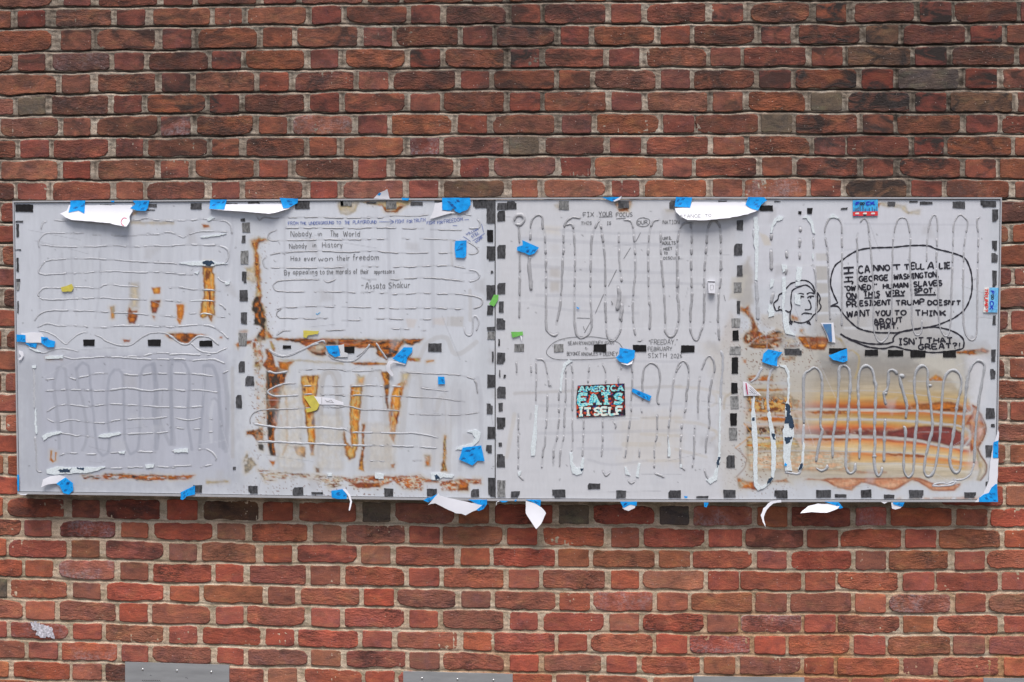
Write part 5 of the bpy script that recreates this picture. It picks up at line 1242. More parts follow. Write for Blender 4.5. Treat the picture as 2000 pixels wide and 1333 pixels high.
        a = me.color_attributes.new('tint', 'FLOAT_COLOR', 'POINT')
        a.data.foreach_set('color', np.concatenate([np.clip(c2.reshape(-1, 3), .003, .9), np.ones((n1*n2, 1))], 1).ravel())
        o = link('backing_sheet', me, PANEL, M_SHEET)
        o['label'] = ['left sheet, rust streaked down its middle', 'right sheet, banded orange rust in its lower right'][side]


build_sheet()


# --- frame rails and tray
def rail(name, P2, inw, y0, y1, mat):
    """strip along polyline P2 (photo px) widened by inw (dx,dy) inward, front at y0, back to y1"""
    P2 = np.array(P2, float); Q2 = P2+np.array(inw)
    n = len(P2)
    V = np.concatenate([PV(P2[:, 0], P2[:, 1], np.full(n, y0)), PV(Q2[:, 0], Q2[:, 1], np.full(n, y0)),
                        PV(P2[:, 0], P2[:, 1], np.full(n, y1)), PV(Q2[:, 0], Q2[:, 1], np.full(n, y0+.004))])
    # outer returns go straight back to the wall (same x,z as the front edge)
    V[2*n:3*n] = V[0:n]; V[2*n:3*n, 1] = y1
    V[3*n:] = V[n:2*n]; V[3*n:, 1] = y0+.006
    F = []
    for i in range(n-1):
        F += [(i, i+1, n+i+1, n+i), (2*n+i, 2*n+i+1, i+1, i), (n+i, n+i+1, 3*n+i+1, 3*n+i)]
    o = mesh_obj(name, V, F, mat, PANEL)
    return o


def xtop(x): return float(np.interp(x, TOPX, TOPY))
def xbot(x): return float(np.interp(x, BOTX, BOTY))


txs = np.linspace(24.4, 1957, 24); bxs = np.linspace(34, 1947.5, 24)
rail('frame_rail', [(x, xtop(x)) for x in txs], (0, 3.0), -.0755, -.004, M_RAIL)
rail('frame_rail', [(x, xbot(x)) for x in bxs], (0, -4.0), -.0755, -.004, M_RAIL)
rail('frame_rail', [(24.4+9.6*t, 392.8+572.7*t) for t in (0, .5, 1)], (2.6, 0), -.0756, -.004, M_RAIL)
rail('frame_rail', [(1957-9.5*t, 386+595*t) for t in (0, .5, 1)], (-2.6, 0), -.0756, -.004, M_RAIL)
bk = PV([26, 1955, 1946, 36], [394, 388, 979, 964], [-.068]*4)
bk2 = bk.copy(); bk2[:, 1] = -.012
mesh_obj('tray_back', np.concatenate([bk, bk2]), [(3, 2, 1, 0), (4, 5, 6, 7), (0, 1, 5, 4), (1, 2, 6, 5), (2, 3, 7, 6), (3, 0, 4, 7)], M_SHADOWGAP, PANEL)


# ------------------------------------------------------------------ flat shapes on the sheet
def flat_poly(name, P2, y, mat, parent, thick=.0008, cols=None, jag=0., seed=0, step=7., lift=None):
    """polygon outline (photo px) filled, subdivided and given thickness; lift(px,py)->depth offset"""
    R = random.Random(seed)
    out = []
    n = len(P2)
    for i in range(n):
        a = P2[i]; b = P2[(i+1) % n]
        L = math.hypot(b[0]-a[0], b[1]-a[1]); k = max(1, int(L/step))
        for j in range(k):
            t = j/k
            jx = R.uniform(-jag, jag) if (j or jag) else 0; jy = R.uniform(-jag, jag) if (j or jag) else 0
            out.append((a[0]+(b[0]-a[0])*t+jx, a[1]+(b[1]-a[1])*t+jy))
    m = len(out)
    inner = []
    if lift is not None:
        A = np.array(out); x0, y0 = A.min(0); x1, y1 = A.max(0)
        gx = np.arange(x0+step*.6, x1, step); gy = np.arange(y0+step*.6, y1, step)
        for x in gx:
            for yy in gy:
                if pinp(x, yy, out, step*.35): inner.append((x, yy))
    v2, _, f2, *_ = delaunay_2d_cdt([Vector(q) for q in out+inner], [(i, (i+1) % m) for i in range(m)], [], 0, 1e-4)
    A = np.array([tuple(q) for q in v2])
    f2 = [f for f in f2 if pinp(*A[list(f)].mean(0), out)]
    yy = np.full(len(A), float(y))
    if lift is not None: yy = yy-lift(A[:, 0], A[:, 1])
    Vf = PV(A[:, 0], A[:, 1], yy)
    Vb = Vf.copy(); Vb[:, 1] += thick
    k = len(A)
    F = []
    edge = {}
    for f in f2:
        f = list(f)
        p = [Vf[i] for i in f[:3]]
        s = (p[1][0]-p[0][0])*(p[2][2]-p[0][2])-(p[2][0]-p[0][0])*(p[1][2]-p[0][2])
        if s < 0: f = f[::-1]
        F.append(tuple(f)); F.append(tuple(i+k for i in f[::-1]))
        for i in range(len(f)):
            e = (f[i], f[(i+1) % len(f)])
            if (e[1], e[0]) in edge: del edge[(e[1], e[0])]
            else: edge[e] = 1
    for a, b in edge: F.append((2*k+b, 2*k+a, 3*k+a, 3*k+b))
    used = sorted({i for e in edge for i in e})
    remap = {}
    Vs = []
    for i in used: remap[2*k+i] = 2*k+len(Vs); Vs.append(Vf[i])
    for i in used: remap[3*k+i] = 2*k+len(Vs); Vs.append(Vb[i])
    F = [tuple(remap.get(i, i) for i in f) for f in F]
    Vb = np.concatenate([Vb, np.array(Vs)])
    c = None
    if cols is not None: c = np.tile(np.append(cols, 1), (k+len(Vb), 1))
    nf = len(f2)*2
    o = mesh_obj(name, np.concatenate([Vf, Vb]), F, mat, parent, c)
    if lift is not None:
        o.data.polygons.foreach_set('use_smooth', [i < nf for i in range(len(F))])
    return o


def pinp(x, y, poly, marg=0):
    ins = False; n = len(poly)
    for i in range(n):
        a = poly[i]; b = poly[(i+1) % n]
        if (a[1] > y) != (b[1] > y) and x < (b[0]-a[0])*(y-a[1])/(b[1]-a[1])+a[0]: ins = not ins
    if ins and marg:
        for i in range(n):
            a = poly[i]; b = poly[(i+1) % n]
            ex, ey = b[0]-a[0], b[1]-a[1]; L = ex*ex+ey*ey+1e-9
            t = max(0, min(1, ((x-a[0])*ex+(y-a[1])*ey)/L))
            if math.hypot(x-a[0]-t*ex, y-a[1]-t*ey) < marg: return False
    return ins


k_ = 0
for ln in PADS_T.replace('\n', ';').split(';'):
    t = ln.split()
    x0, y0, s = RG[t[0]]
    a, b, c, d = [float(q) for q in t[1].split(',')]
    kind = t[2] if len(t) > 2 else ''
    R = random.Random(k_*31+5); k_ += 1
    a, c = x0+a/s, x0+c/s; b, d = y0+b/s, y0+d/s
    jg = lambda: R.uniform(-.7, .7)
    P2 = [(a+jg(), b+jg()), (c+jg(), b+jg()), (c+jg(), d+jg()), (a+jg(), d+jg())]
    if not kind and R.random() < .55 and (c-a) > 8 and (d-b) > 8:   # a torn corner or notch
        q = R.randrange(4)
        if q == 0: P2 = [(a+3.5, b), P2[1], P2[2], P2[3], (a, b+4.5)]
        elif q == 1: P2 = [P2[0], (c-4, b), (c-3, b+3), (c, b+4), P2[2], P2[3]]
        elif q == 2: P2 = [P2[0], P2[1], (c, d-5), (c-3, d-3), (c-3, d), P2[3]]
        else: P2 = [P2[0], P2[1], P2[2], (a+4, d), (a+3, d-4), (a, d-4)]
    colr = {'': lin(72, 72, 75), 'k': lin(26, 25, 27), 'g': lin(128, 128, 128)}[kind]
    kk = R.uniform(.8, 1.3)
    colr = tuple(v*kk for v in colr)
    flat_poly('foam_pad', P2, YS-.0020, M_PAD, PANEL, .0015, colr, .45, k_, 4.)

for i, (reg, s) in enumerate(WHITES):
    flat_poly('glue_residue', pts(reg, s), YS-.0024, M_BEAD, PANEL, .002, lin(218, 226, 230), .7, i, 4.)
for i, (reg, s) in enumerate(NAVY):
    flat_poly('navy_smear', pts(reg, s), YS-.0030, M_NAVY, PANEL, .0005, None, 1.6, i, 2.5)

# --- beads
GAPS = {'q1t': ('x', [137, 157, 190, 216, 254, 277, 295, 317, 342, 367, 392, 425], 4), 'q1b': ('x', [112, 132, 163, 178, 210, 243, 274, 302, 334, 368, 398], 3.5),
        'q2t': ('x', [553, 588, 626, 674, 711, 730, 756, 785, 820, 847, 881, 909], 4.5), 'q2b': ('x', [590, 616, 640, 682, 735, 757, 790, 815, 868, 905], 4.5),
        'q3t': ('y', [452, 480, 503, 536, 568, 583, 636], 4), 'q3b': ('y', [735, 790, 812, 844, 870, 902], 4.5), 'q4t': ('y', [460, 487, 518], 3)}
BCOL = {'g': lin(172, 172, 176), 'l': lin(188, 190, 196), 'w': lin(214, 220, 224), 'G': lin(172, 174, 178)}


def bead(reg, kind, wd, gaps, s, seed):
    R = random.Random(seed)
    q = smooth(pts(reg, s), 2.6)
    n = len(q)
    on = np.ones(n, bool)
    if gaps:
        ax, lst, hw = GAPS[gaps]
        c = q[:, 0] if ax == 'x' else q[:, 1]
        for g in lst:
            if R.random() < .7:
                h = hw*R.uniform(.5, 1.3)
                on &= abs(c-g) > h
    rough = 1.1 if kind in 'glw' else .75
    t = np.arange(n)
    sd = seed % 97
    wig = (vn(t/3., t*0+sd, 1)-.5)*1.3*rough+(vn(t/1.2, t*0+sd, 2)-.5)*.6*rough
    wv = .50+.7*vn(t/4., t*0+sd*1.7, 3)+.55*vn(t/1.7, t*0+sd*2.3, 5)
    V, F, Cc = [], [], []
    i = 0
    prof = [(-1, 0), (-.72, .62), (0, 1), (.72, .62), (1, 0)]
    while i < n:
        if not on[i]: i += 1; continue
        j = i
        while j < n and on[j]: j += 1
        if j-i >= 2:
            b0 = len(V)
            for k in range(i, j):
                a = q[max(k-1, 0)]; b = q[min(k+1, n-1)]
                d = b-a; d = d/(np.linalg.norm(d)+1e-9); nn = np.array([-d[1], d[0]])
                e = min(1, (min(k-i, j-1-k)+.55)/1.5)
                hw = wd*(.54 if kind == 'l' else .45)*wv[k]*e
                hh = wd*(0.00036 if kind == 'l' else 0.00046)*(.7+.5*wv[k])*e
                for pu, ph in prof:
                    V.append((q[k][0]+nn[0]*(wig[k]+pu*hw), q[k][1]+nn[1]*(wig[k]+pu*hw), YS+.0004-ph*hh-.0002))
            m = j-i
            for k in range(m-1):
                for u in range(4):
                    a0 = b0+k*5+u
                    F.append((a0, a0+1, a0+6, a0+5))
            F.append(tuple(b0+u for u in range(4, -1, -1))); F.append(tuple(b0+(m-1)*5+u for u in range(5)))
        i = j
    if not V: return
    V = np.array(V)
    W_ = PV(V[:, 0], V[:, 1], V[:, 2])
    # face direction
    f = F[0]; p0, p1, p2 = W_[f[0]], W_[f[1]], W_[f[2]]
    if (p1[0]-p0[0])*(p2[2]-p0[2])-(p2[0]-p0[0])*(p1[2]-p0[2]) < 0: F = [g[::-1] for g in F]
    c = np.array(BCOL[kind])*R.uniform(.88, 1.08)
    C = np.tile(np.append(c, 1), (len(V), 1))
    C[::5, :3] *= .8; C[4::5, :3] *= .8
    mesh_obj('glue_bead', W_, F, M_BEAD, PANEL, C, smooth=True)


for i, (reg, kind, wd, gaps, s) in enumerate(BEADS):
    bead(reg, kind, wd, gaps, s, 11+i*7)


# ------------------------------------------------------------------ writing
G = {}


def gl(ch, w_, s):
    G[ch] = (w_, [[tuple(float(v) for v in p.split(',')) for p in st.split()] for st in s.split('|')] if s else [])


for row in """A;4;0,0 1.9,6 3.9,0|.8,2 3.2,2.1
B;4;0,0 0,6 2.4,6 3.2,5.3 3.1,4 2.2,3.2 0,3|2.2,3.2 3.6,2.5 3.7,1.1 2.6,.1 0,0
C;4;3.7,5.2 2.6,6 1.2,5.6 .2,4 .1,2 1,.4 2.4,0 3.8,.9
D;4;0,0 .1,6 1.8,5.8 3.4,4.6 3.8,2.8 3,1 1.6,0 0,0
E;3.4;3.4,6 0,5.8 0,0 3.5,.1|0,3 2.8,3.1
F;3.4;3.5,6 0,5.8 0,0|0,3 2.7,3.1
G;4;3.7,5.1 2.6,6 1.1,5.5 .1,3.8 .2,1.6 1.2,.2 2.7,0 3.7,1 3.8,2.6 2.2,2.6
H;4;0,0 .1,6|3.8,6 3.8,0|0,3 3.8,3.1
I;2.4;0,6 2.4,6|1.2,6 1.2,0|0,0 2.4,0
J;3;1,6 3,6|2.2,6 2.2,1.2 1.2,0 0,1
K;3.8;0,6 0,0|3.6,6 0,2.6|1,3.4 3.8,0
L;3.2;0,6 0,0 3.3,.1
M;4.8;0,0 .5,6 2.4,1.8 4.3,6 4.8,0
N;4;0,0 0,6 3.8,0 3.9,6
O;4.2;2.1,6 .6,5.2 0,3 .7,.8 2.1,0 3.6,.9 4.2,3 3.5,5.2 2.1,6
P;3.6;0,0 0,6 2.4,6 3.5,5 3.3,3.6 2.2,2.9 0,2.8
Q;4.2;2.1,6 .6,5.2 0,3 .7,.8 2.1,0 3.6,.9 4.2,3 3.5,5.2 2.1,6|2.6,1.4 4.2,-.4
R;3.8;0,0 0,6 2.4,6 3.4,5 3.2,3.7 2.2,3 0,2.9|1.6,3 3.8,0
S;3.6;3.4,5.3 2.4,6 1,5.8 .2,4.8 .8,3.6 2.6,2.9 3.5,1.7 2.8,.4 1.3,0 0,.7
T;4;0,6 4,6|2,6 2,0
U;4;0,6 .1,1.6 1,.2 2.4,0 3.6,1 3.9,6
V;4;0,6 2,0 4,6
W;5.2;0,6 1.2,0 2.6,4.6 3.9,0 5.2,6
X;3.8;0,6 3.8,0|3.7,6 0,0
Y;4;0,6 2,3 4,6|2,3 1.9,0
Z;3.6;0,6 3.6,6 0,0 3.6,0
a;3;2.7,3.4 1.4,3.9 .3,2.8 .2,1 1.2,.1 2.3,1 2.8,3.6|2.7,3.4 2.8,.8 3.2,0
b;3;0,6 .1,0|.1,2.6 1.4,3.8 2.7,3 2.7,1 1.4,0 .1,1
c;2.6;2.5,3.2 1.4,3.8 .3,2.8 .3,.9 1.3,0 2.5,.6
d;3;2.8,6 2.7,0|2.7,3 1.4,3.8 .2,2.8 .3,.8 1.4,0 2.7,1.2
e;2.8;.3,2 2.6,2.3 2.3,3.5 1.2,3.9 .2,2.8 .2,1 1.2,0 2.6,.6
f;2.2;2.3,5.6 1.5,6 .9,5.2 .9,0|0,3.5 2,3.6
g;3;2.7,3.3 1.4,3.9 .3,2.8 .5,1.2 1.6,.9 2.7,1.8 2.8,3.4 2.6,-1 1.6,-1.9 .4,-1.4
h;3;0,6 .1,0|.1,2.6 1.4,3.8 2.5,3 2.7,0
i;1;.5,3.7 .5,0|.5,5.1 .6,5.4
j;1.6;1,3.7 1,-1.2 .2,-1.8
k;2.8;0,6 0,0|2.5,3.8 0,1.6 2.7,0
l;1;.5,6 .5,0
m;4.4;0,0 .1,3.7|.1,2.6 1.2,3.8 2.1,2.8 2.1,0|2.1,2.6 3.3,3.8 4.2,2.8 4.4,0
n;3;0,0 .1,3.7|.1,2.5 1.4,3.8 2.5,3 2.7,0
o;3;1.5,3.9 .4,3.2 .2,1.4 1.2,0 2.5,.8 2.8,2.6 1.5,3.9
p;3;.1,3.7 0,-2|.1,2.8 1.4,3.8 2.6,2.8 2.4,.9 1.2,.1 .1,1
r;2.4;0,3.7 .1,0|.1,2.4 1.1,3.6 2.3,3.5
s;2.6;2.3,3.4 1.1,3.8 .4,3 2.1,1.5 2.1,.5 .9,0 0,.4
t;2.4;1.1,5.6 1.1,.6 1.8,0 2.4,.3|0,3.7 2.2,3.8
u;3;0,3.7 .1,1 1.1,0 2.4,.8 2.6,3.7|2.6,1 2.9,0
v;2.8;0,3.7 1.4,0 2.8,3.7
w;4;0,3.7 .9,0 2,3 3.1,0 4,3.7
x;2.8;0,3.7 2.8,0|2.7,3.7 0,0
y;2.9;0,3.7 1.3,.6|2.8,3.7 .6,-2
0;3.4;1.7,6 .3,4.6 .2,1.4 1.7,0 3.2,1.4 3.2,4.6 1.7,6
2;3.4;.2,4.8 1.4,6 3,5.2 2.8,3.6 0,0 3.5,.2
6;3.2;2.8,6 .8,4 .2,1.8 1.2,0 2.8,.6 2.8,2.2 1.4,3 .3,2
.;1;.2,0 .6,.1 .5,.5 .2,.4
,;1;.7,.6 .2,-1.4
!;1.2;1,6 .5,1.7|.3,0 .6,.3
?;3;.1,4.8 1.2,6 2.8,5.2 2.6,3.8 1.3,2.9 1.3,1.7|1.2,0 1.5,.3
';1;.6,6.2 .3,4.6
";2;.5,6.2 .2,4.7|1.6,6.2 1.2,4.7
(;1.8;1.7,6.4 .3,4.6 .3,1.6 1.6,-.4
);1.8;0,6.4 1.4,4.6 1.4,1.6 .1,-.4
-;2.4;.1,2.8 2.3,2.9
+;3;0,2.6 3,2.8|1.5,4.3 1.4,1""".split('\n'):
    c_, w_, s_ = (row[0], *row[2:].split(';', 1)) if row[0] != ';' else row.split(';')
    gl(c_, float(w_), s_)


def word_strokes(txt, x0, yb0, x1, yb1, h, R, jit=.22):
    """strokes in region px, fitted between x0 and x1 on a sloping baseline"""
    tot = sum(G[c][0]+1.25 for c in txt)-1.25
    dx, dy = (x1-x0), (yb1-yb0); L = math.hypot(dx, dy)
    ux, uy = dx/L, dy/L
    sx = L/tot; sy = h/6.
    out = []; cur = 0
    for c in txt:
        w_, st = G[c]
        jy = R.uniform(-jit, jit)*1.3; sh = R.uniform(-.06, .08); sz = R.uniform(.92, 1.08)
        for s in st:
            q = []
            for (a, b) in s:
                a += R.uniform(-jit, jit)*.5; b = b*sz+jy+R.uniform(-jit, jit)*.5
                a += sh*b
                lx = (cur+a)*sx; ly = b*sy
                q.append((x0+ux*lx+uy*ly, yb0+uy*lx-ux*ly))
            out.append(q)
        cur += w_+1.25
    return out


def ribbon(name, strokes, wd, y, mat, parent, thick=.0004, taper=.25, seed=0, label=None):
    """list of photo px polylines -> flat strokes; wd photo px"""
    V, F = [], []
    R = random.Random(seed)
    for s in strokes:
        if isinstance(wd, (int, float)): w0 = wd
        else: w0 = wd
        q = smooth(s, max(1.6, wd*.5)) if len(s) > 2 else smooth(s, 2.5)
        n = len(q); b0 = len(V)
        dd = y-R.uniform(0, .00012)
        ph = R.uniform(0, 9)
        for k in range(n):
            a = q[max(k-1, 0)]; b = q[min(k+1, n-1)]
            d = b-a; d = d/(np.linalg.norm(d)+1e-9); nn = (-d[1], d[0])
            hw = w0/2*(1-taper+taper*2*abs(math.sin(k*.35+ph))*.5+R.uniform(-.08, .08))
            V.append((q[k][0]+nn[0]*hw, q[k][1]+nn[1]*hw, dd)); V.append((q[k][0]-nn[0]*hw, q[k][1]-nn[1]*hw, dd))
        for k in range(n-1): F.append((b0+2*k, b0+2*k+2, b0+2*k+3, b0+2*k+1))
    V = np.array(V); W_ = PV(V[:, 0], V[:, 1], V[:, 2])
    F2 = []
    for f in F:
        p0, p1, p2 = (W_[i] for i in f[:3])
        if (p1[0]-p0[0])*(p2[2]-p0[2])-(p2[0]-p0[0])*(p1[2]-p0[2]) < 0: f = f[::-1]
        F2.append(f)
    o = mesh_obj(name, W_, F2, mat, parent)
    if label: o['label'] = label
    return o


def write(reg, spec, R, wd, mat, parent=None, label=None, extra=(), y=None):
    """every word is a part of its own"""
    first = True
    for ln in spec.strip().split('\n'):
        o = ribbon('handwriting', words(reg, ln, R), wd, YI if y is None else y, mat, parent or PANEL)
        o['label'] = label
    for e in extra:
        ribbon('pen_line', [pts(reg, e)], wd, YI if y is None else y, mat, parent or PANEL)


def words(reg, spec, R):
    x0, y0, k = RG[reg]
    out = []
    for ln in spec.strip().split('\n'):
        t = ln.split()
        txt = t[0]; a, b, c, d, h = [float(v) for v in t[1:6]]
        for s in word_strokes(txt, a, b, c, d, h, R): out.append([(x0+p[0]/k, y0+p[1]/k) for p in s])
    return out


def lines(reg, *ss): return [pts(reg, s) for s in ss]


YI = YS-.0010
R1 = random.Random(21)
write('W2', """Nobody 88 255 285 250 50
in 345 248 385 248 44
The 465 254 540 252 50
World 590 255 745 255 50
Nobody 75 372 240 364 46
in 295 356 330 355 40
History 388 358 580 354 46
Has 88 487 180 485 44
ever 215 488 330 486 46
won 350 490 490 488 46
their 525 487 650 482 48
freedom 680 482 925 478 54
By 28 622 80 618 48
appealing 110 615 340 612 46
to 365 615 410 615 44
the 428 615 490 614 46
morals 520 614 660 612 48
of 685 612 720 612 46
their 750 612 830 610 46
oppressors 882 608 1075 606 40
- 758 738 780 736 40
Assata 800 752 985 750 56
Shakur 1020 748 1225 742 56""", R1, 1.25, M_PENCIL, None, 'five lines of grey pen handwriting')
write('W2', """FROM 65 145 160 141 30
THE 175 141 235 140 26
UNDERGROUND 262 142 500 136 28
TO 520 136 565 136 26
THE 600 138 650 136 30
PLAYGROUND 680 133 905 130 30
FIGHT 1085 128 1170 126 32
FOR 1195 128 1245 127 30
TRUTH 1262 122 1370 112 34
FIGHT 1385 140 1465 136 30
FOR 1485 136 1535 134 28
FREEDOM 1550 130 1728 105 32
WILLIAM 1765 243 1875 193 19
STILL 1818 270 1885 228 27
UGRR 1855 316 1920 268 25""", random.Random(4), 0.95, M_BLUEINK, None, 'blue pen line along the top', extra=('930,115 1065,115', '1030,93 1068,115 1033,137', '1740,96 1785,93', '1630,150 1672,152', '1730,255 1765,275 1800,302', '1820,296 1935,225', '1905,135 1925,215',))
write('W3', """FIX 372 98 457 96 36
. 482 96 486 96 20
YOUR 500 93 608 92 36
FOCUS 640 99 772 97 32
OUR 815 162 895 158 32
UNTIL 1020 285 1090 283 22
ADULTS 1015 326 1122 324 26
MEET 1025 371 1095 368 22
TO 1028 406 1058 404 20""", R1, 1.3, M_PENCIL, None, 'grey capitals near the top of the third bay', extra=('500,101 608,98', '640,115 718,110', '858,107 905,120 912,145 890,172 850,178 812,165 806,140 825,113 870,106',))
write('W3', """THIS 352 165 440 163 26
IS 565 163 598 162 24
NATION 1020 158 1152 156 30
DISCUSS... 1025 446 1185 443 20
FEBRUARY 900 1190 1095 1186 32
(GOD) 548 1137 622 1134 22""", R1, 1.2, M_PENFAINT, None, 'faint grey capitals in the third bay', extra=('320,922 425,926',))
write('W3', """SEAN 248 1142 325 1140 27
RYAN 338 1141 408 1140 27
DEENEY 418 1140 533 1136 27
+ 385 1176 398 1176 24
BEYONCE 240 1227 345 1225 27
KNOWLES 358 1228 490 1226 27
+ 502 1230 522 1230 34
DEENEY 535 1230 650 1228 30
"FREEDAY," 905 1138 1140 1134 38
SIXTH 900 1245 1050 1243 34
2026 1085 1248 1175 1246 34""", R1, 1.05, M_PENCIL, None, 'grey pen names in an oval and a date', extra=('800,300 838,228', '700,440 757,350', '575,665 642,530', '470,885 537,730', '380,1045 430,955', '372,990 382,1022', '690,1165 660,1125 600,1100 500,1082 430,1075 280,1080 180,1100 110,1140 72,1195 90,1232 150,1258 280,1262 450,1258 560,1250 650,1245',
    '600,785 612,810 600,812', '1515,735 1528,785',))
R2 = random.Random(12)
write('W4', """CA 862 312 972 306 66
NNO 1010 287 1160 282 52
T 1195 280 1268 278 46
T 1300 278 1352 276 46
ELL 1365 272 1490 270 54
A 1520 272 1580 270 62
LIE. 1635 266 1758 262 52
GEORGE 870 392 1145 376 46
WASHINGTON, 1200 374 1625 344 46
"OW 730 482 832 476 44
NED 862 470 980 466 46
" 1015 462 1050 460 50
HUMAN 1100 462 1335 446 46
SLAVES 1390 440 1660 426 46
ON 752 552 840 548 50
THIS 915 537 1065 533 46
VERY 1125 528 1305 520 46
SPOT. 1395 502 1590 498 42
PR 755 637 845 633 52
ESIDENT 880 622 1170 612 44
TRUMP 1222 620 1485 608 46
DOESN'T 1525 612 1832 616 42
WANT 755 730 975 716 52
YOU 1030 718 1165 714 50
TO 1205 714 1315 712 46
THINK 1405 716 1695 714 50
ABOUT 1012 800 1285 780 48
THAT. 1025 850 1240 836 46
ISN'T 1250 992 1478 984 56
THAT 1515 976 1755 972 46
GREAT?! 1435 1036 1835 1024 48""", R2, 3.2, M_MARKER, None, 'black marker capitals inside the speech bubble', extra=('722,395 805,388', '735,352 812,350', '765,352 768,392', '800,398 812,392 800,418', '755,563 832,560', '918,549 1062,545', '1130,532 1300,526', '1397,520 1603,516',))
ribbon('handwriting', lines('W4', '718,263 818,256', '768,262 768,310', '722,315 815,306'), 4.2, YI, M_MARKER, PANEL, label='thick black capital I')
ribbon('speech_bubble_outline', lines('W4', '595,628 630,612 665,595', '665,595 640,545 620,500 597,420 605,330 640,240 710,185 780,135 860,95 980,72 1190,65 1350,50 1520,50 1600,80 1760,120 1870,165 1915,240 1940,330 1945,440 1930,540 1880,650 1800,720 1740,755 1600,810 1450,840 1230,878 1170,880 1010,875 870,840 790,780 730,715 690,660', '690,660 660,628 595,628',
    '690,890 760,930 870,965 980,985 1120,985 1195,965', '1195,965 1195,930 1240,885 1360,850 1560,825 1700,845 1800,885 1860,940 1865,1000 1840,1035 1700,1060 1560,1068 1450,1055 1320,1040 1200,1010 1100,1030 960,1015 850,975 760,935 690,890'), 3.5, YI+.0002, M_MARKER, PANEL, taper=.4, label='black marker speech bubble with a small second bubble')
ribbon('portrait_drawing', lines('W4', '145,675 120,660 80,670 62,640 55,600 75,580 95,560 105,520 135,500 180,450 220,410 270,395 310,380 370,385 420,420 450,480 480,510 498,550 488,590 505,625 490,665 455,695', '110,625 100,650 118,665', '155,672 175,670 190,682 220,676',
    '465,500 440,490 410,455 360,425 290,445 240,470 225,500 218,580 225,640 212,690 212,760 240,775', '245,772 300,785 350,780 400,755 435,710 455,690 462,600 465,500', '475,510 470,600 460,680', '212,760 200,800', '215,775 235,782', '210,790 230,800', '385,762 405,805', '368,785 395,795', '365,775 385,780',
    '275,522 310,505 342,512', '370,512 400,497 447,508', '280,540 310,533 345,537', '375,548 400,530 440,532', '385,565 405,600 410,640 395,658 350,660', '320,705 350,692 420,700'), 2.9, YI, M_MARKER, PANEL, taper=.4, label='black marker face of a frowning person in a curly wig')
ribbon('portrait_drawing', lines('W4', '302,545 316,552', '398,540 414,546'), 3.6, YI, M_MARKER, PANEL, label='two drawn pupils')
ribbon('scribble', lines('A2', '1235,1040 1245,1052 1270,1032'), 1.2, YI, M_TAPEL, PANEL)

# ------------------------------------------------------------------ tapes, papers, stickers
def curlfn(P2, amt, mode, seed=0):
    A = np.array(P2); x0, y0 = A.min(0); x1, y1 = A.max(0)
    R = random.Random(seed); ph = R.uniform(0, 6)

    def f(x, y):
        u = np.clip((x-x0)/(x1-x0+1e-6), 0, 1); v = np.clip((y-y0)/(y1-y0+1e-6), 0, 1)
        w_ = .25*np.sin(u*5+ph)*np.sin(v*3+ph)
        if mode == 'b': return amt*(v**1.6+w_*v*.5)
        if mode == 'r': return amt*(u**1.8+w_*u)
        if mode == 'l': return amt*((1-u)**1.8+w_*(1-u))
        if mode == 't': return amt*((1-v)**1.8)
        return amt*(.15+.5*w_)
    return f


def marks(P2, parent, y, lift, seed):
    R = random.Random(seed)
    A = np.array(P2); x0, y0 = A.min(0); x1, y1 = A.max(0)
    ang = R.choice([.8, .95, -.9, 1.1])
    st = []
    for _ in range(60):
        cx, cy = R.uniform(x0, x1), R.uniform(y0, y1)
        if len(st) > (x1-x0)*(y1-y0)/95: break
        L = R.uniform(3, 6.5)
        for k in range(R.choice([1, 3, 3])):
            ox = k*1.9
            a = (cx+ox-math.cos(ang)*L/2, cy+math.sin(ang)*L/2); b = (cx+ox+math.cos(ang)*L/2, cy-math.sin(ang)*L/2)
            if pinp(*a, P2, 1.2) and pinp(*b, P2, 1.2): st.append([a, b])
    if not st: return
    V, F = [], []
    for a, b in st:
        nx, ny = (b[1]-a[1]), -(b[0]-a[0]); l = math.hypot(nx, ny); nx, ny = nx/l*.34, ny/l*.34
        k = len(V)
        V += [(a[0]+nx, a[1]+ny), (b[0]+nx, b[1]+ny), (b[0]-nx, b[1]-ny), (a[0]-nx, a[1]-ny)]
        F.append((k, k+1, k+2, k+3))
    V = np.array(V)
    W_ = PV(V[:, 0], V[:, 1], y-lift(V[:, 0], V[:, 1])-.0005)
    mesh_obj('printed_marks', W_, F, M_TPRINT, parent)


PY = {}


def piece(name, reg, s, mat, label, cat, y, amt=.004, mode='n', jag=.4, group=None, tape=False, seed=0, step=6., over=None):
    P2 = pts(reg, s)
    if tape: amt *= .35
    if all(404 < p[1] < 952 and 44 < p[0] < 1936 for p in P2): y += .0018      # lies straight on the sheet, not over the frame
    f0 = curlfn(P2, amt, mode, seed)
    f = f0 if over is None else (lambda x, yy: over(x, yy)+.0004)
    base = empty(name, PV([np.mean([p[0] for p in P2])], [max(p[1] for p in P2)], [y])[0], label, cat, group)
    o = flat_poly({'painters_tape': 'tape_strip'}.get(name, 'sheet'), P2, y, mat, base, .0004, None, jag, seed, step, f)
    if tape: marks(P2, base, y, f, seed)
    PY[base.name] = y
    return base, f


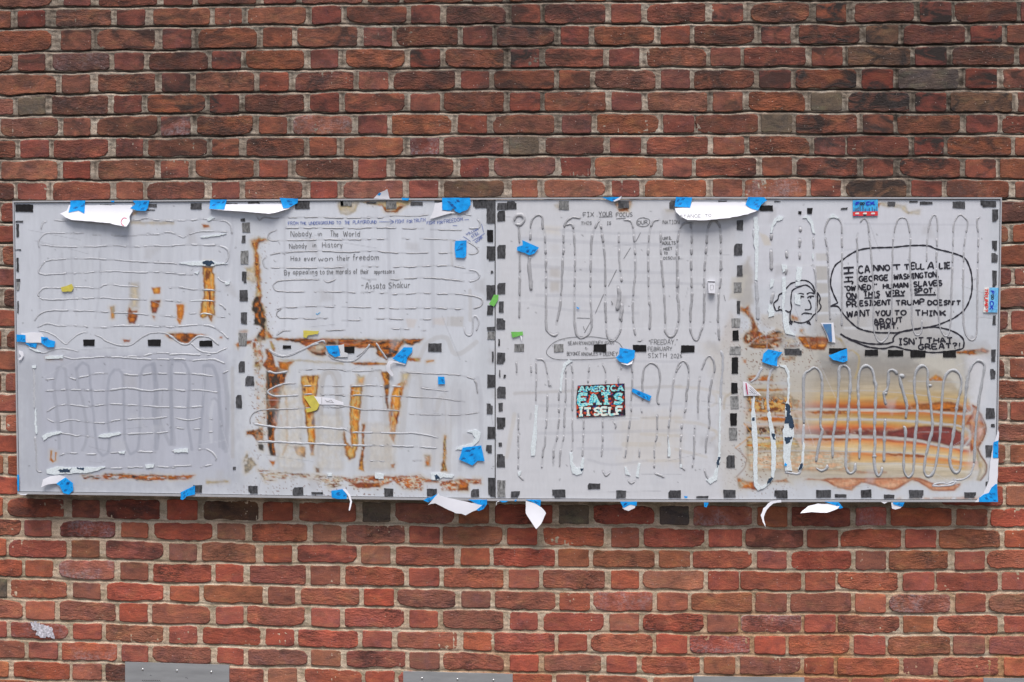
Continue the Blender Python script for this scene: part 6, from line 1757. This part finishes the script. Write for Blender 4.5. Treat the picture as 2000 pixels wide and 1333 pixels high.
YT = -.0768     # tapes sit over frame, pads and paper
YP = -.0760
GT = 'scraps of blue painter\'s tape left on the sign'
GP = 'torn remnants of white paper on the sign'
TAPES = [
 ('A1', '590,95 715,95 708,205 690,195 660,180 600,190 575,195 590,140', 'blue tape holding the left end of the torn white paper with a red arc', 'b', .003),
 ('A1', '1112,95 1255,95 1240,160 1225,182 1150,180 1095,158 1140,125', 'blue tape holding the right end of the torn white paper with a red arc', 'b', .003),
 ('A1', '930,97 962,97 958,110 932,108', 'tiny blue tape flake on the top frame between two larger tapes at far left', 'n', .001),
 ('A1', '138,1220 215,1225 215,1285 140,1280', 'small square blue tape against the left frame edge beside a white scrap', 'n', .002),
 ('A1', '345,1240 400,1245 410,1262 465,1280 455,1325 400,1328 345,1290', 'blue tape on the right end of the small white scrap at the left edge', 'b', .003),
 ('A1', '205,1290 310,1295 300,1333 250,1320', 'blue tape under the small white scrap at the left edge', 'n', .003),
 ('A2', '345,87 485,87 465,170 340,165', 'blue tape on the left end of the long thin paper strip under the top frame', 'n', .003),
 ('A2', '930,73 1085,80 1080,115 1000,160 960,160 945,115', 'blue tape on the right end of the long thin paper strip under the top frame', 'n', .003),
 ('B1', '445,1110 515,1062 575,1105 578,1165 545,1195 500,1185 470,1130', 'blue tape on a white curl at the lower left corner of the sign', 'b', .004),
 ('B2', '90,1180 205,1125 205,1195 140,1210 110,1240 92,1235 95,1200', 'blue tape tag hanging on the bottom frame, second from the left corner', 'b', .004),
 ('P', '647,959 668,956 677,958 677,975 660,975 648,972', 'blue tape on the bottom frame with a thin white curl hanging from it', 'n', .003),
 ('B2', '1235,25 1335,20 1350,100 1310,115 1260,80', 'blue tape over the long rust bar left of a black mark', 'n', .003),
 ('B3', '430,125 520,35 590,35 585,75 550,110 535,165 480,150', 'blue tape with a long white paper curl, at the right end of the rust bar', 'l', .006),
 ('B3', '790,265 840,268 845,325 790,328', 'small square blue tape alone in the lower second bay', 'n', .002),
 ('B3', '985,825 1130,810 1158,935 1100,930 1060,968 955,920', 'large crumpled blue tape under a white residue near the central column of pads', 'n', .006),
 ('A3', '985,435 1080,428 1080,500 1075,560 1060,578 990,575 980,500', 'blue tape below the blue diagonal writing, left of the central pads', 'b', .004),
 ('A3', '875,72 1110,72 1115,130 1090,170 1020,200 985,185 970,160 950,180 875,175', 'wide blue tape on the top frame beside a pointed white paper, left of centre', 'b', .005),
 ('A3', '535,72 600,75 590,95 540,92', 'small blue tape bit on the top frame right of the upright paper corner', 'n', .001),
 ('A4', '130,428 270,490 230,540 190,555 150,535 85,515 85,485 135,470', 'crumpled blue tape over the first long glue trail of the third bay', 'n', .006),
 ('A4', '800,68 955,66 910,100 880,102', 'thin blue and white tape wedge on the top frame above the third bay', 'n', .003),
 ('P', '1320,385 1352,386 1348,406 1318,404', 'blue tape on the left end of the white paper with lettering', 'n', .003),
 ('A5', '610,65 740,68 765,95 715,130 690,178 640,165 585,130', 'blue tape on the right end of the white paper with lettering', 'r', .005),
 ('B4', '890,38 1010,60 1005,120 950,165 890,150 860,115 885,90', 'blue tape with a white lower edge beside the oval of names', 'b', .010),
 ('B4', '990,358 1142,420 1125,460 1060,430 985,385', 'slanted blue tape strip right of the square sticker', 'n', .003),
 ('B5', '690,85 730,50 840,75 800,120 800,185 750,175 680,150', 'blue tape above the white glue loops in the rusty bay', 'b', .010),
 ('B5', '1205,100 1350,45 1355,140 1320,155 1240,135', 'fan of blue tape under the speech bubble\'s tail, half over a black pad', 'b', .010),
 ('L', '50,200 100,165 165,150 230,118 262,105 262,128 200,165 120,225', 'small blue tape twist at the left end of the white paper hanging below the frame', 'n', .003),
 ('L', '675,188 938,188 935,250 885,320 820,345 790,330 870,265 800,250', 'blue tape at the right end of the white paper hanging below the frame', 'n', .002),
 ('L', '1110,205 1235,207 1200,222 1150,228', 'blue sliver under the bottom frame between two hanging papers', 'n', .002),
 ('L', '1320,195 1350,188 1345,212 1325,215', 'tiny blue dot of tape on the bottom frame left of the hanging paper point', 'n', .001),
 ('L', '1480,188 1688,190 1682,280 1600,235', 'blue tape behind the pointed paper hanging below the frame', 'n', .002),
 ('S5', '1622,148 1718,148 1715,172 1680,165 1640,185', 'blue tape on the small white tongue under the frame, right of centre', 'n', .002),
 ('S6', '135,155 162,155 150,183 135,180', 'small blue tape tab alone below the frame', 'n', .002),
 ('S6', '835,150 920,153 945,185 925,192 900,170', 'blue tape on the curled white paper below the frame at right', 'n', .002),
 ('S6', '1235,153 1303,155 1292,180 1240,165', 'blue tape on the last small paper below the frame at right', 'n', .002),
 ('E', '462,320 518,300 515,552 440,558 445,340', 'upper blue tape on the tall white paper at the right edge', 'n', .002),
 ('E', '240,1130 300,1085 380,1060 420,980 480,930 500,935 515,1190 240,1192', 'blue tape over the lower right corner of the sign', 'n', .003),
 ('B1', '135,1040 150,1040 150,1170 137,1165', 'thin blue tape edge on the left side of the frame at the bottom', 'n', .002),
 ('B5', '860,945 878,960 872,972 855,970', 'tiny blue flake on the dark smeared glue trail', 'n', .001),
 ('B5', '65,1208 95,1212 90,1225 70,1225', 'tiny pale blue flake near the bottom frame in the third bay', 'n', .001),
 ('A4', '580,985 612,998 598,1006 590,1000', 'tiny blue flake between two glue trails of the third bay', 'n', .001),
]
PAPERS = [
 ('A1', '505,205 560,180 580,132 800,134 1110,132 1112,185 1085,230 1090,270 1060,313 1000,305 920,285 750,270 600,258 550,235', 'large torn white paper with a red arc, under the top frame at left', 'b', .022, M_PAPER, YP),
 ('A1', '175,1208 290,1200 345,1205 372,1240 345,1250 350,1290 215,1288', 'small white scrap between blue tapes at the left edge', 'n', .003, M_PAPER, YP),
 ('A2', '355,168 480,126 700,124 940,122 1060,125 1000,165 880,200 840,205 650,190 470,178', 'long thin torn paper strip hanging under the top frame', 'b', .016, M_PAPER, YP),
 ('B1', '322,1140 340,1080 400,1050 470,1045 520,1062 445,1108 380,1115', 'white curl of paper at the lower left corner', 'l', .010, M_PAPER, YP),
 ('P', '668,955 676,956 684,968 688,980 683,998 681,997 684,980 680,968', 'thin white paper curl hanging below the frame at left', 'b', .010, M_PAPER, YT),
 ('K', '1500,290 1600,270 1605,400 1665,420 1660,485 1440,480 1530,440 1540,400', 'white paper shred beside the blue tape on the rust bar', 'n', .003, M_PAPER2, YP),
 ('B3', '425,138 535,162 530,174 440,156 412,170 415,210 438,255 428,268 385,222 380,180 400,145', 'long narrow white curl hanging from a blue tape right of the rust bar', 'l', .012, M_PAPER, YT),
 ('A3', '815,118 875,110 875,180 985,195 900,215 800,245 770,248 800,180', 'pointed white paper left of the wide blue tape at top centre', 'n', .004, M_PAPER, YP),
 ('A3', '300,78 320,55 345,35 415,0 435,85', 'white paper corner standing above the top frame', 't', .006, M_PAPER, YP),
 ('A4', '930,78 965,57 950,85 905,104 890,98', 'white sliver curling off the top frame above the third bay', 'n', .003, M_PAPER, YT-.003),
 ('A5', '-10,160 118,152 138,108 360,110 585,110 600,150 690,180 600,210 450,240 250,262 100,258 40,230 0,190', 'wide torn white paper with faint capitals under the top frame', 'b', .022, M_PAPER, YP),
 ('L', '110,265 175,190 262,100 275,130 400,165 890,268 830,325 740,350 640,405 580,385 500,375 400,330 215,235 150,250', 'long torn white paper hanging below the frame, left of centre', 'n', .010, M_PAPER, YT+.001),
 ('L', '1478,205 1600,235 1700,300 1740,345 1760,378 1690,530 1625,598 1560,510 1478,380', 'pointed white paper hanging low under the middle of the frame', 'b', .014, M_PAPER, YT+.001),
 ('S5', '1635,183 1680,163 1715,158 1705,185 1670,200 1645,195', 'small white paper tongue under the frame, right of centre', 'n', .004, M_PAPER, YT+.001),
 ('S6', '585,140 520,150 480,190 465,230 478,270 493,298 482,240 500,195 540,160 585,153', 'white crescent curl hanging below the frame at right', 'b', .016, M_PAPER, YT),
 ('S6', '695,218 740,175 800,162 930,165 915,190 850,215 760,210', 'curled white paper below the frame at right with blue tape on it', 'b', .014, M_PAPER, YT+.001),
 ('S6', '1225,155 1260,158 1295,175 1280,188 1250,195 1230,190', 'last small white paper below the frame toward the right', 'n', .004, M_PAPER, YT+.001),
 ('S6', '1168,152 1205,154 1185,162', 'tiny white paper tip under the bottom frame at right', 'n', .002, M_PAPER, YT+.001),
 ('E', '512,150 532,190 518,300 450,340 440,555 520,560 512,780 500,930 505,1195 460,1192 180,1192 240,1130 300,1070 380,900 400,620 440,400 475,300', 'tall ragged white paper folded round the right edge of the sign', 'r', .001, M_PAPER, YP),
 ('L', '1062,265 1062,235 1075,212 1110,208 1110,214 1080,220 1070,240 1070,268', 'tiny white curled strip under the bottom frame at centre', 'n', .003, M_PAPER, YT),
 ('B1', '148,60 180,70 187,100 170,130 150,138 146,122 166,105 150,85', 'small white hooked scrap at the left edge below the blue tapes', 'n', .004, M_PAPER, YP),
 ('B1', '150,1190 220,1190 200,1203 160,1200', 'white scrap peeping under the lower left corner of the frame', 'n', .002, M_PAPER, YP),
 ('B2', '1135,420 1210,428 1290,440 1373,470 1378,490 1300,488 1180,485', 'white paper strip with grey sketch lines beside yellow tape', 'n', .004, M_PAPER, YP+.002),
 ('A4', '105,1205 130,1245 125,1285 115,1250', 'thin white tail below the green tape in the third bay', 'n', .003, M_PAPER, YP),
 ('B5', '745,172 800,187 790,192 760,188', 'white sliver under the tape above the glue loops', 'n', .003, M_PAPER, YP),
 ('B4', '880,140 950,168 1000,128 985,165 950,178 905,165', 'white torn edge under the tape beside the oval of names', 'b', .006, M_PAPER, YP),
]
pobj = []
for i, (reg, s, lab, mode, amt, mat, y) in enumerate(PAPERS):
    pobj.append(piece('torn_paper', reg, s, mat, lab, 'paper', y, amt, mode, .45, GP, seed=100+i, step=6.))

FOLLOW = {0: 0, 1: 0, 6: 2, 7: 2, 20: 10, 21: 10, 16: 7, 8: 3, 36: 18, 35: 18}
for i, (reg, s, lab, mode, amt) in enumerate(TAPES):
    over = pobj[FOLLOW[i]][1] if i in FOLLOW else None
    piece('painters_tape', reg, s, M_TAPE, lab, 'tape', YT-(i % 5)*.0003, amt, mode, .28, GT, tape=True, seed=i, step=5., over=over)


def on_piece(k, strokes, wd, mat, name, y, label=None):
    base, f = pobj[k]
    y = PY[base.name]
    V, F = [], []
    for s in strokes:
        q = smooth(s, 1.8); n = len(q); b0 = len(V)
        for j in range(n):
            a = q[max(j-1, 0)]; b = q[min(j+1, n-1)]; d = b-a; d = d/(np.linalg.norm(d)+1e-9)
            for sg in (1, -1): V.append((q[j][0]-d[1]*wd/2*sg, q[j][1]+d[0]*wd/2*sg))
        for j in range(n-1): F.append((b0+2*j, b0+2*j+2, b0+2*j+3, b0+2*j+1))
    V = np.array(V)
    o = mesh_obj(name, PV(V[:, 0], V[:, 1], y-f(V[:, 0], V[:, 1])-.0006), F, mat, base)
    if label: o['label'] = label


on_piece(0, lines('O', '1430,472 1380,465 1345,500 1330,545 1350,585 1380,600'), 1.6, M_REDINK, 'red_arc', YP)
on_piece(10, words('W3', """STANCE 1160 108 1325 104 24
TO 1362 100 1412 98 22""", random.Random(3)), 1.0, M_PENFAINT, 'handwriting', YP)
on_piece(22, lines('B2', '1205,430 1205,482', '1230,450 1250,462 1280,452 1290,470', '1240,465 1300,470'), .6, M_PENFAINT, 'sketch_lines', YP+.002)
on_piece(8, lines('A3', '335,50 352,30', '345,52 360,34'), 2.2, M_TAPE, 'blue_corner', YP)

YEL = [('A1', '510,825 555,815 600,795 618,830 600,860 520,860', 'crumpled yellow tape in the left bay, on a glue trail'), ('A2', '1128,1185 1262,1190 1250,1215 1170,1225 1150,1250 1130,1240', 'flat yellow tape above the long rust bar'),
       ('B2', '1060,425 1140,415 1185,490 1170,530 1085,550 1080,520 1120,510', 'yellow tape across the golden rust streak, left of a white strip')]
for i, (reg, s, lab) in enumerate(YEL): piece('yellow_tape', reg, s, M_YELLOW, lab, 'tape', YP-.001, .0012, 'n', .6, 'pieces of yellow tape on the sign', seed=300+i)
for i, (reg, s, lab) in enumerate([('A3', '1310,885 1350,890 1345,930 1310,985 1268,965 1290,930', 'green tape tilted over the central column of black pads'), ('A4', '35,1200 130,1195 135,1225 45,1245', 'flat green tape scrap just right of the central pads')]):
    piece('green_tape', reg, s, M_GREEN, lab, 'tape', YP-.001, .0012, 'n', .5, 'pieces of green tape on the sign', seed=320+i)

# small white box
Bx = pts('A5', '270,778 328,780 330,875 275,872')
bx0 = PV([p[0] for p in Bx], [p[1] for p in Bx], [-.086]*4); bx1 = bx0.copy(); bx1[:, 1] = YS-.0005
wb = empty('white_box', (bx0[0]+bx0[2])/2*np.array([1, 0, 1])+np.array([0, YS, -.02]), 'small white rectangular box stuck in the third bay with a dark top edge', 'box')
mesh_obj('box_body', np.concatenate([bx0, bx1]), [(3, 2, 1, 0), (0, 1, 5, 4), (1, 2, 6, 5), (2, 3, 7, 6), (3, 0, 4, 7)], M_PAPER, wb)
ribbon('box_edge', lines('A5', '268,776 330,779'), 1.8, -.0868, M_MARKER, wb)
ribbon('box_edge', lines('A5', '290,806 290,842 314,842 314,806 290,806'), .5, -.0868, M_PENFAINT, wb)

# printed triangular scraps
tb, tf = piece('torn_flyer', 'B5', '530,305 560,310 675,415 535,420', M_PAPER, 'triangular white flyer scrap with a red stripe at the left of the rusty bay', 'paper', YP, .004, 'r', .3, seed=401)
ribbon('red_stripe', lines('B5', '553,318 567,408'), 2.4, PY[tb.name]-.0048, M_REDINK, tb)
ribbon('printed_lines', lines('B5', '580,350 625,395', '580,370 620,405', '590,350 640,395', '575,390 655,408'), .7, PY[tb.name]-.0048, M_PENCIL, tb)
ps_b, _ = piece('photo_scrap', 'G', '1505,443 1720,440 1755,780 1640,770 1600,640', M_PAPER, 'torn photo scrap, blue and green with a white border, beside the portrait drawing', 'photo', YP, .003, 'n', .2, seed=402)
M_PHOTO, nt3, b3 = newmat('photo_print', rough=.4)
Pn = worldpos(nt3)
nn_ = nnoise(nt3, 30, 3, .5, mapv(nt3, Pn, (1, 1, .6)))
nt3.links.new(ramp(nt3, nn_.outputs[0], [(.35, lin(74, 120, 176)), (.5, lin(96, 140, 170)), (.62, lin(70, 118, 84))]).outputs[0], b3.inputs['Base Color'])
flat_poly('photo_image', pts('G', '1535,465 1685,462 1700,765 1655,762 1625,650'), PY[ps_b.name]-.0036, M_PHOTO, ps_b, .0003)


YK = -.0742


def sticker(name, reg, corners, mat, label, y=YK):
    P2 = pts(reg, corners)
    b = empty(name, PV([P2[0][0]], [P2[-1][1]], [y])[0], label, 'sticker')
    flat_poly('sticker_base', P2, y, mat, b, .0006, None, .15, 3, 8.)
    return b


# square sticker with big letters
M_STK, nt4, b4 = newmat('dark_collage_print', rough=.45)
Pn = worldpos(nt4)
vo = nt4.nodes.new('ShaderNodeTexVoronoi'); vo.inputs['Scale'].default_value = 150; nt4.links.new(Pn, vo.inputs['Vector'])
sp4 = nt4.nodes.new('ShaderNodeSeparateColor'); nt4.links.new(vo.outputs['Color'], sp4.inputs[0])
nt4.links.new(ramp(nt4, sp4.outputs[0], [(0, (.012, .012, .02)), (.45, (.012, .012, .02)), (.47, (.11, .02, .03)), (.68, (.11, .02, .03)), (.7, (.60, .07, .02)), (.9, (.02, .03, .2))]).outputs[0], b4.inputs['Base Color'])
for n_ in nt4.nodes:
    if n_.type == 'VALTORGB': n_.color_ramp.interpolation = 'CONSTANT'
M_TEAL, nt5, b5 = newmat('teal_collage_print', rough=.45)
Pn = worldpos(nt5)
n5 = nnoise(nt5, 170, 3, .5, Pn)
nt5.links.new(ramp(nt5, n5.outputs[0], [(.38, lin(60, 160, 215)), (.46, lin(80, 215, 205)), (.54, lin(215, 240, 240)), (.62, lin(120, 225, 220))]).outputs[0], b5.inputs['Base Color'])
M_CREAM, nt6, b6 = newmat('cream_collage_print', rough=.45)
n6 = nnoise(nt6, 170, 3, .5, worldpos(nt6))
nt6.links.new(ramp(nt6, n6.outputs[0], [(.38, lin(110, 215, 215)), (.46, lin(225, 240, 238)), (.6, lin(240, 240, 225)), (.68, lin(240, 200, 190))]).outputs[0], b6.inputs['Base Color'])
st1 = sticker('lettered_sticker', 'Q', '205,260 1220,215 1240,905 180,950 172,560 185,430', M_STK, 'rectangular sticker with teal and white block capitals on black and red')


def block_word(txt, x0, yb0, x1, yb1, h, wd, mat, serif, parent):
    q0, qy, k = RG['Q']
    Rr = random.Random(5)
    st = word_strokes(txt, x0+wd/2, yb0-wd*.4, x1-wd/2, yb1-wd*.4, h-wd*.8, Rr, 0.0)
    extra = []
    sx = (x1-x0)/max(1, len(txt))*.17
    for s in st:
        if len(s) >= 2:
            for e, nb in ((s[0], s[1]), (s[-1], s[-2])):
                if abs(e[1]-nb[1]) > abs(e[0]-nb[0])*1.3:
                    extra.append([(e[0]-serif, e[1]), (e[0]+serif, e[1])])
    conv = lambda L: [[(q0+p[0]/k, qy+p[1]/k) for p in s] for s in L]
    ribbon('letters', conv(st), wd/k, YK-.0010, mat, parent, taper=0, label=None)
    ribbon('letter_serifs', conv(extra), wd*.62/k, YK-.0012, mat, parent, taper=0)


block_word('AMERICA', 222, 405, 1205, 378, 128, 34, M_TEAL, 30, st1)
block_word('EATS', 205, 700, 1205, 672, 262, 72, M_TEAL, 62, st1)
block_word('ITSELF', 205, 930, 1205, 895, 195, 50, M_CREAM, 42, st1)


def skyline_mat(name, axis):
    m, nt, b = newmat(name, rough=.4)
    return m


M_SKYB = simple('bright_blue_print', lin(60, 170, 240), .45, 0, .35, 90)
M_SKYL = simple('pale_blue_print', lin(110, 185, 240), .45, 0, .3, 90)
M_ROYAL = simple('royal_blue_print', lin(35, 50, 190), .45)
M_REDP = simple('red_print', lin(222, 62, 62), .45, 0, .2, 200)
M_TEALB = simple('teal_building_print', lin(70, 120, 160), .45, 0, .5, 200)
M_WHT = simple('white_print', lin(232, 232, 228), .45)
M_BLK = simple('black_print', (.02, .02, .03), .45)
st2 = sticker('skyline_sticker', 'R', '510,232 1490,205 1495,835 515,870', M_SKYB, 'small sticker on the top frame with a blue word over a skyline and red caps')


def rword(reg, txt, x0, y0, x1, y1, h, wd, mat, parent, dy=.001):
    q0, qy, k = RG[reg]
    st = word_strokes(txt, x0, y0, x1, y1, h, random.Random(2), .05)
    ribbon('letters', [[(q0+p[0]/k, qy+p[1]/k) for p in s] for s in st], wd/k, YK-dy, mat, parent, taper=0)


flat_poly('red_band', pts('R', '512,680 1493,660 1494,832 518,850'), YK-.0009, M_REDP, st2, .0002)
for a in (600, 900, 1215):
    flat_poly('white_cap', pts('R', '%d,%d %d,%d %d,%d %d,%d' % (a, 775, a+30, 715, a+150, 710, a+165, 775)), YK-.0013, M_WHT, st2, .0002)
    flat_poly('face_print', pts('R', '%d,%d %d,%d %d,%d %d,%d' % (a+20, 780, a+140, 778, a+135, 835, a+25, 835)), YK-.0013, M_REDINK if a != 900 else M_BLK, st2, .0002)
for a, t_, w_ in ((590, 545, 110), (700, 500, 60), (775, 430, 50), (880, 440, 60), (970, 560, 60), (1130, 520, 60), (1250, 500, 50), (1340, 560, 60), (1430, 470, 40)):
    flat_poly('building_print', pts('R', '%d,%d %d,%d %d,%d %d,%d' % (a, 660, a, t_, a+w_, t_, a+w_, 660)), YK-.0009, M_TEALB, st2, .0002)
rword('R', 'F', 640, 430, 760, 425, 120, 44, M_ROYAL, st2, .0014)
rword('R', 'CK', 1030, 415, 1370, 405, 130, 44, M_ROYAL, st2, .0014)
ribbon('eye_symbol', lines('R', '880,350 850,320 800,330 790,365 820,400 860,395 880,350 905,315 955,325 970,360 940,398 900,390 880,350'), 1.8, YK-.0014, M_BLK, st2, taper=0)
st3 = sticker('upright_sticker', 'T', '340,320 745,330 715,1050 300,1045 330,700', M_WHT, 'small sticker turned on its side at the right frame edge, blue and red words')
flat_poly('blue_band', pts('T', '480,325 743,332 714,1048 445,1046'), YK-.0009, M_SKYL, st3, .0002)


def vword(reg, txt, xb, y0, xb1, y1, h, wd, mat, parent):
    q0, qy, k = RG[reg]
    st = word_strokes(txt, xb, y0, xb1, y1, h, random.Random(2), .05)
    ribbon('letters', [[(q0+p[0]/k, qy+p[1]/k) for p in s] for s in st], wd/k, YK-.0014, mat, parent, taper=0)


vword('T', 'F', 520, 425, 515, 510, 95, 30, M_ROYAL, st3)
vword('T', 'CK', 505, 715, 490, 965, 105, 30, M_ROYAL, st3)
ribbon('eye_symbol', lines('T', '570,600 600,570 590,540 550,535 535,560 550,590 570,605 600,625 595,660 560,670 535,650 545,615 570,605'), 1.6, YK-.0014, M_BLK, st3, taper=0)
vword('T', 'TRUMP?', 350, 345, 335, 1020, 95, 26, M_REDP, st3)

M_BLOOM = simple('lime_bloom', (0.55, 0.53, 0.58), .95, 0, .55, 160, .5)
for i_, s_ in enumerate(('175,855 205,850 235,862 262,868 292,878 305,900 318,945 285,942 240,940 205,925 218,905 190,892', '222,862 262,875 300,905 300,930 262,925 235,900')):
    flat_poly('lime_bloom', pts('S4', s_), -.0036-.0004*i_, M_BLOOM, WALL, .0012, None, 2.2, 50+i_, 2.6)

# ------------------------------------------------------------------ plates on the wall below
def plate(P2, screws, label, holes=None, bright=False, yh=-.004):
    P2 = list(P2)
    V = PV([p[0] for p in P2], [p[1] for p in P2], [-.0045]*4)
    base = empty('steel_plate', (V[2]+V[3])/2, label, 'metal plate', 'steel cover plates along the foot of the wall')
    Vb = V.copy(); Vb[:, 1] = .0
    fr = [(3, 2, 1, 0), (0, 1, 5, 4), (1, 2, 6, 5), (2, 3, 7, 6), (3, 0, 4, 7)]
    mesh_obj('plate', np.concatenate([V, Vb]), fr, M_STEEL, base)
    for (sx, sy) in screws:
        c = PV([sx], [sy], [-.0045])[0]
        bm = bmesh.new()
        bmesh.ops.create_uvsphere(bm, u_segments=12, v_segments=8, radius=.0042)
        bmesh.ops.delete(bm, geom=[v for v in bm.verts if v.co.y > .0005], context='VERTS')
        bmesh.ops.scale(bm, vec=(1, .55, 1), verts=bm.verts)
        me = bpy.data.meshes.new('screw'); bm.to_mesh(me); bm.free()
        me.polygons.foreach_set('use_smooth', [True]*len(me.polygons))
        o = link('screw', me, base, M_SCREW)
        o.location = Vector(c)-base.location
    if holes:
        V2, F2 = [], []
        for r in range(14):
            for c in range(9):
                hx = 279+c*4.0+(r % 2)*2.0; hy = 1329.5+r*3.2+c*.02
                cc = PV([hx], [hy], [-.0048])[0]
                k = len(V2)
                for t in range(8):
                    V2.append((cc[0]+.0017*math.cos(t*math.pi/4), cc[1], cc[2]+.0017*math.sin(t*math.pi/4)))
                F2.append(tuple(k+t for t in range(8)))
        o = mesh_obj('speaker_holes', V2, F2, M_HOLE, base)
        ribbon('scratch_mark', lines('N', '525,408 548,418', '1095,455 1110,445 1140,465'), 1.3, -.0049, M_PENCIL, base)
    return base


plate(((244.4, 1293.4), (447.8, 1299.4), (447, 1450), (244, 1446)), ((278.6, 1308), (345.6, 1310.5), (412.6, 1313)), 'steel plate with three screws and speaker holes, leftmost under the sign', True)
plate(((787.6, 1311.6), (1001.3, 1317), (1001, 1470), (787, 1466)), ((824.2, 1325.5), (893.6, 1327.3), (963.8, 1329)), 'steel plate with three screws below the middle of the sign')
plate(((1355, 1321.6), (1571, 1323.8), (1571, 1480), (1355, 1477)), ((1392, 1336), (1462, 1337)), 'thin visible edge of a grey steel plate below the fourth bay')
plate(((1921, 1324.8), (2140, 1327), (2140, 1480), (1921, 1478)), ((1958, 1339), (2030, 1340)), 'pale steel plate edge in the lower right corner')
